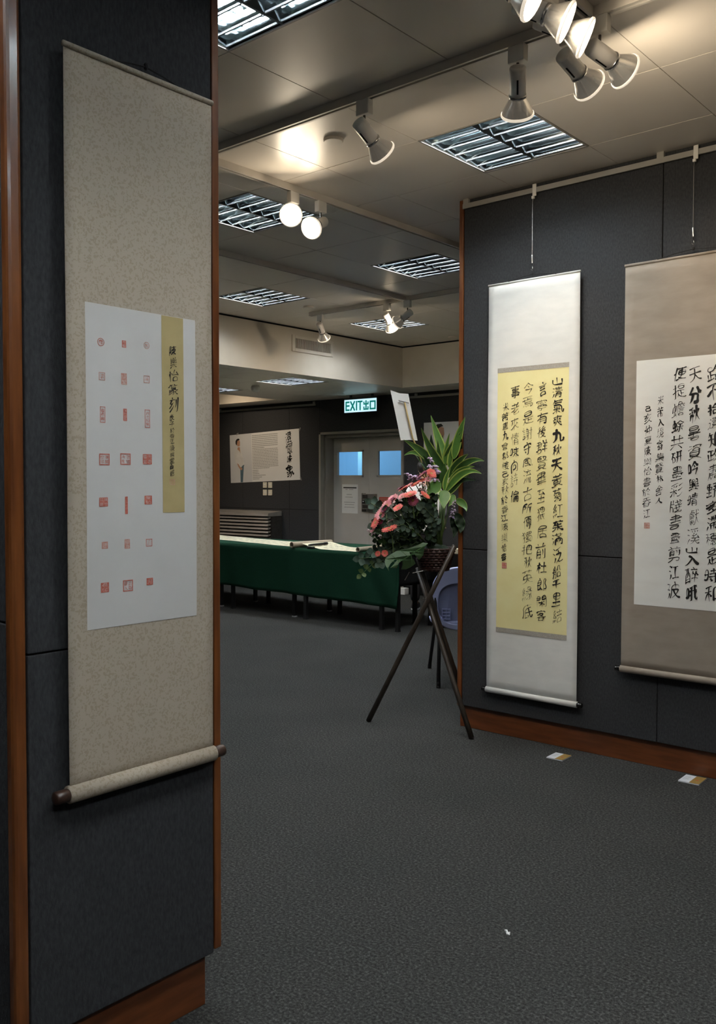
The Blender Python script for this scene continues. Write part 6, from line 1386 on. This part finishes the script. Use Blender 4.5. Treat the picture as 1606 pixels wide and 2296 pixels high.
# local: +x the way the person faces (towards the right), y to the person's left, z up
def limb_hand(vs, es, rs, wrist, fwd, side):
    """palm, four fingers of different length and a thumb"""
    w = Vector(vs[wrist]); f = Vector(fwd).normalized(); s_ = Vector(side).normalized(); dn = f.cross(s_)
    vs.append(tuple(w+f*.045)); rs.append((.030, .016)); es.append((wrist, len(vs)-1)); palm = len(vs)-1
    for k, (o, l) in enumerate(((-.030, .066), (-.010, .078), (.010, .072), (.028, .056))):
        a = w+f*.088+s_*o; vs.append(tuple(a)); rs.append(.0095); es.append((palm, len(vs)-1)); b0 = len(vs)-1
        c_ = a+f*l*.5-dn*.006; vs.append(tuple(c_)); rs.append(.0085); es.append((b0, len(vs)-1))
        d_ = c_+f*l*.42-dn*.018; vs.append(tuple(d_)); rs.append(.0070); es.append((len(vs)-2, len(vs)-1))
    a = w+f*.040-s_*.040; vs.append(tuple(a)); rs.append(.011); es.append((palm, len(vs)-1))
    vs.append(tuple(a+f*.03-s_*.022)); rs.append(.009); es.append((len(vs)-2, len(vs)-1))
    vs.append(tuple(a+f*.055-s_*.028)); rs.append(.0075); es.append((len(vs)-2, len(vs)-1))
vs = [(0, 0, .92), (0, 0, 1.08), (0.0, 0, 1.24), (0.0, 0, 1.38), (.012, 0, 1.455), (.03, 0, 1.50), (.045, 0, 1.555), (.050, 0, 1.62)]
rs = [(.125, .15), (.115, .14), (.120, .16), (.10, .15), (.05, .055), (.047, .047), (.078, .070), (.082, .070)]
es = [(i, i+1) for i in range(7)]
for sg in (1, -1):
    k = len(vs); vs += [(0, .155*sg, 1.385), (-.02, .20*sg, 1.12), (.16, .19*sg, .96)]; rs += [.055, .042, .028]; es += [(3, k), (k, k+1), (k+1, k+2)]
    limb_hand(vs, es, rs, k+2, (.9, -.1*sg, -.35), (0, sg, 0))
    k = len(vs); vs += [(0, .095*sg, .86), (.02, .10*sg, .49), (-.01, .105*sg, .10), (.10, .11*sg, .045)]; rs += [.085, .058, .040, .034]; es += [(0, k), (k, k+1), (k+1, k+2), (k+2, k+3)]
skin_mesh('body', vs, es, rs, 0, [M_skin], pr)
PW = WM[pr.name]
def pl(m): m.v = [PW @ p for p in m.v]; return m
# face: nose, mouth, eyes, ears on the head
m = MB(); m.tube([(.118, 0, 1.625), (.140, 0, 1.592), (.120, 0, 1.580)], [.008, .013, .010], 8)
for sg in (1, -1): m.ball((.045, .076*sg, 1.60), .022, 7, 0, (.9, .4, 1.3))
pl(m).build('nose_and_ears', M_skin, pr, smooth=True)
m = MB()
for sg in (1, -1): m.ball((.112, .030*sg, 1.622), .011, 7)
pl(m).build('eyes', M_white, pr, smooth=True)
m = MB(); m.tube([(.112, -.024, 1.552), (.122, 0, 1.550), (.112, .024, 1.552)], .005, 6); pl(m).build('mouth', M_pink, pr, smooth=True)
m = MB(); hr = []
for i in range(13):
    a = pi*i/12; z = 1.635+.088*cos(a)
    rr = sin(a); row = []
    for j in range(24):
        t = 2*pi*j/24; x, y = cos(t), sin(t)
        front = max(0, x)
        zz_ = z if a < pi*.55 else 1.635+.088*cos(a)*(1-front*1.1) 
        if a > pi*.45: zz_ = max(zz_, 1.52+.135*max(0, x*1.2-.1))
        row.append((.034+(.108 if x < 0 else .098)*x*max(rr, .03)+.0, .090*y*max(rr, .03), zz_))
    hr.append(row)
m.rings(hr[:11], 0, True, False); pl(m).build('hair', M_hair, pr, smooth=True, solid=.006)
sv = [(0, 0, .86), (0, 0, .95), (0, 0, 1.08), (0, 0, 1.24), (0, 0, 1.36), (.010, 0, 1.44)]; sr = [(.155, .185), (.150, .180), (.138, .165), (.140, .175), (.115, .150), (.060, .068)]
se = [(0, 1), (1, 2), (2, 3), (3, 4), (4, 5)]
for sg in (1, -1):
    k = len(sv); sv += [(0, .150*sg, 1.375+.006*sg), (-.012, .192*sg, 1.25), (-.020, .204*sg, 1.12), (.03, .204*sg, 1.07)]; sr += [.070, .062, .057, .050]; se += [(4, k), (k, k+1), (k+1, k+2), (k+2, k+3)]
skin_mesh('shirt', sv, se, sr, 0, [M_shirt], pr)
tv = [(0, 0, .98), (0, 0, .88)]; tr_ = [(.132, .158), (.142, .172)]; te = [(0, 1)]
for sg in (1, -1):
    k = len(tv); tv += [(0, .097*sg, .80), (.02, .101*sg, .49), (-.008, .106*sg, .09)]; tr_ += [.100, .072, .058]; te += [(1, k), (k, k+1), (k+1, k+2)]
skin_mesh('trousers', tv, te, tr_, 0, [M_trouser], pr)
for sg in (1, -1):
    m = MB(); so = superell(.135, .046, 24, 2.6)
    m.rings([[(.06+u*a, .108*sg+v*a, z) for u, v in so] for a, z in ((.98, .022), (1.0, .04), (.92, .065), (.55, .085))], 0); m.v = [Vector(p) for p in m.v]
    s_ = pl(m).build('shoe', M_shoe, pr, smooth=True)
    m = MB(); m.rings([[(.06+u*a, .108*sg+v*a, z) for u, v in so] for a, z in ((1.0, 0), (1.04, .006), (1.03, .022))], 0); pl(m).build('sole', M_sole, s_)
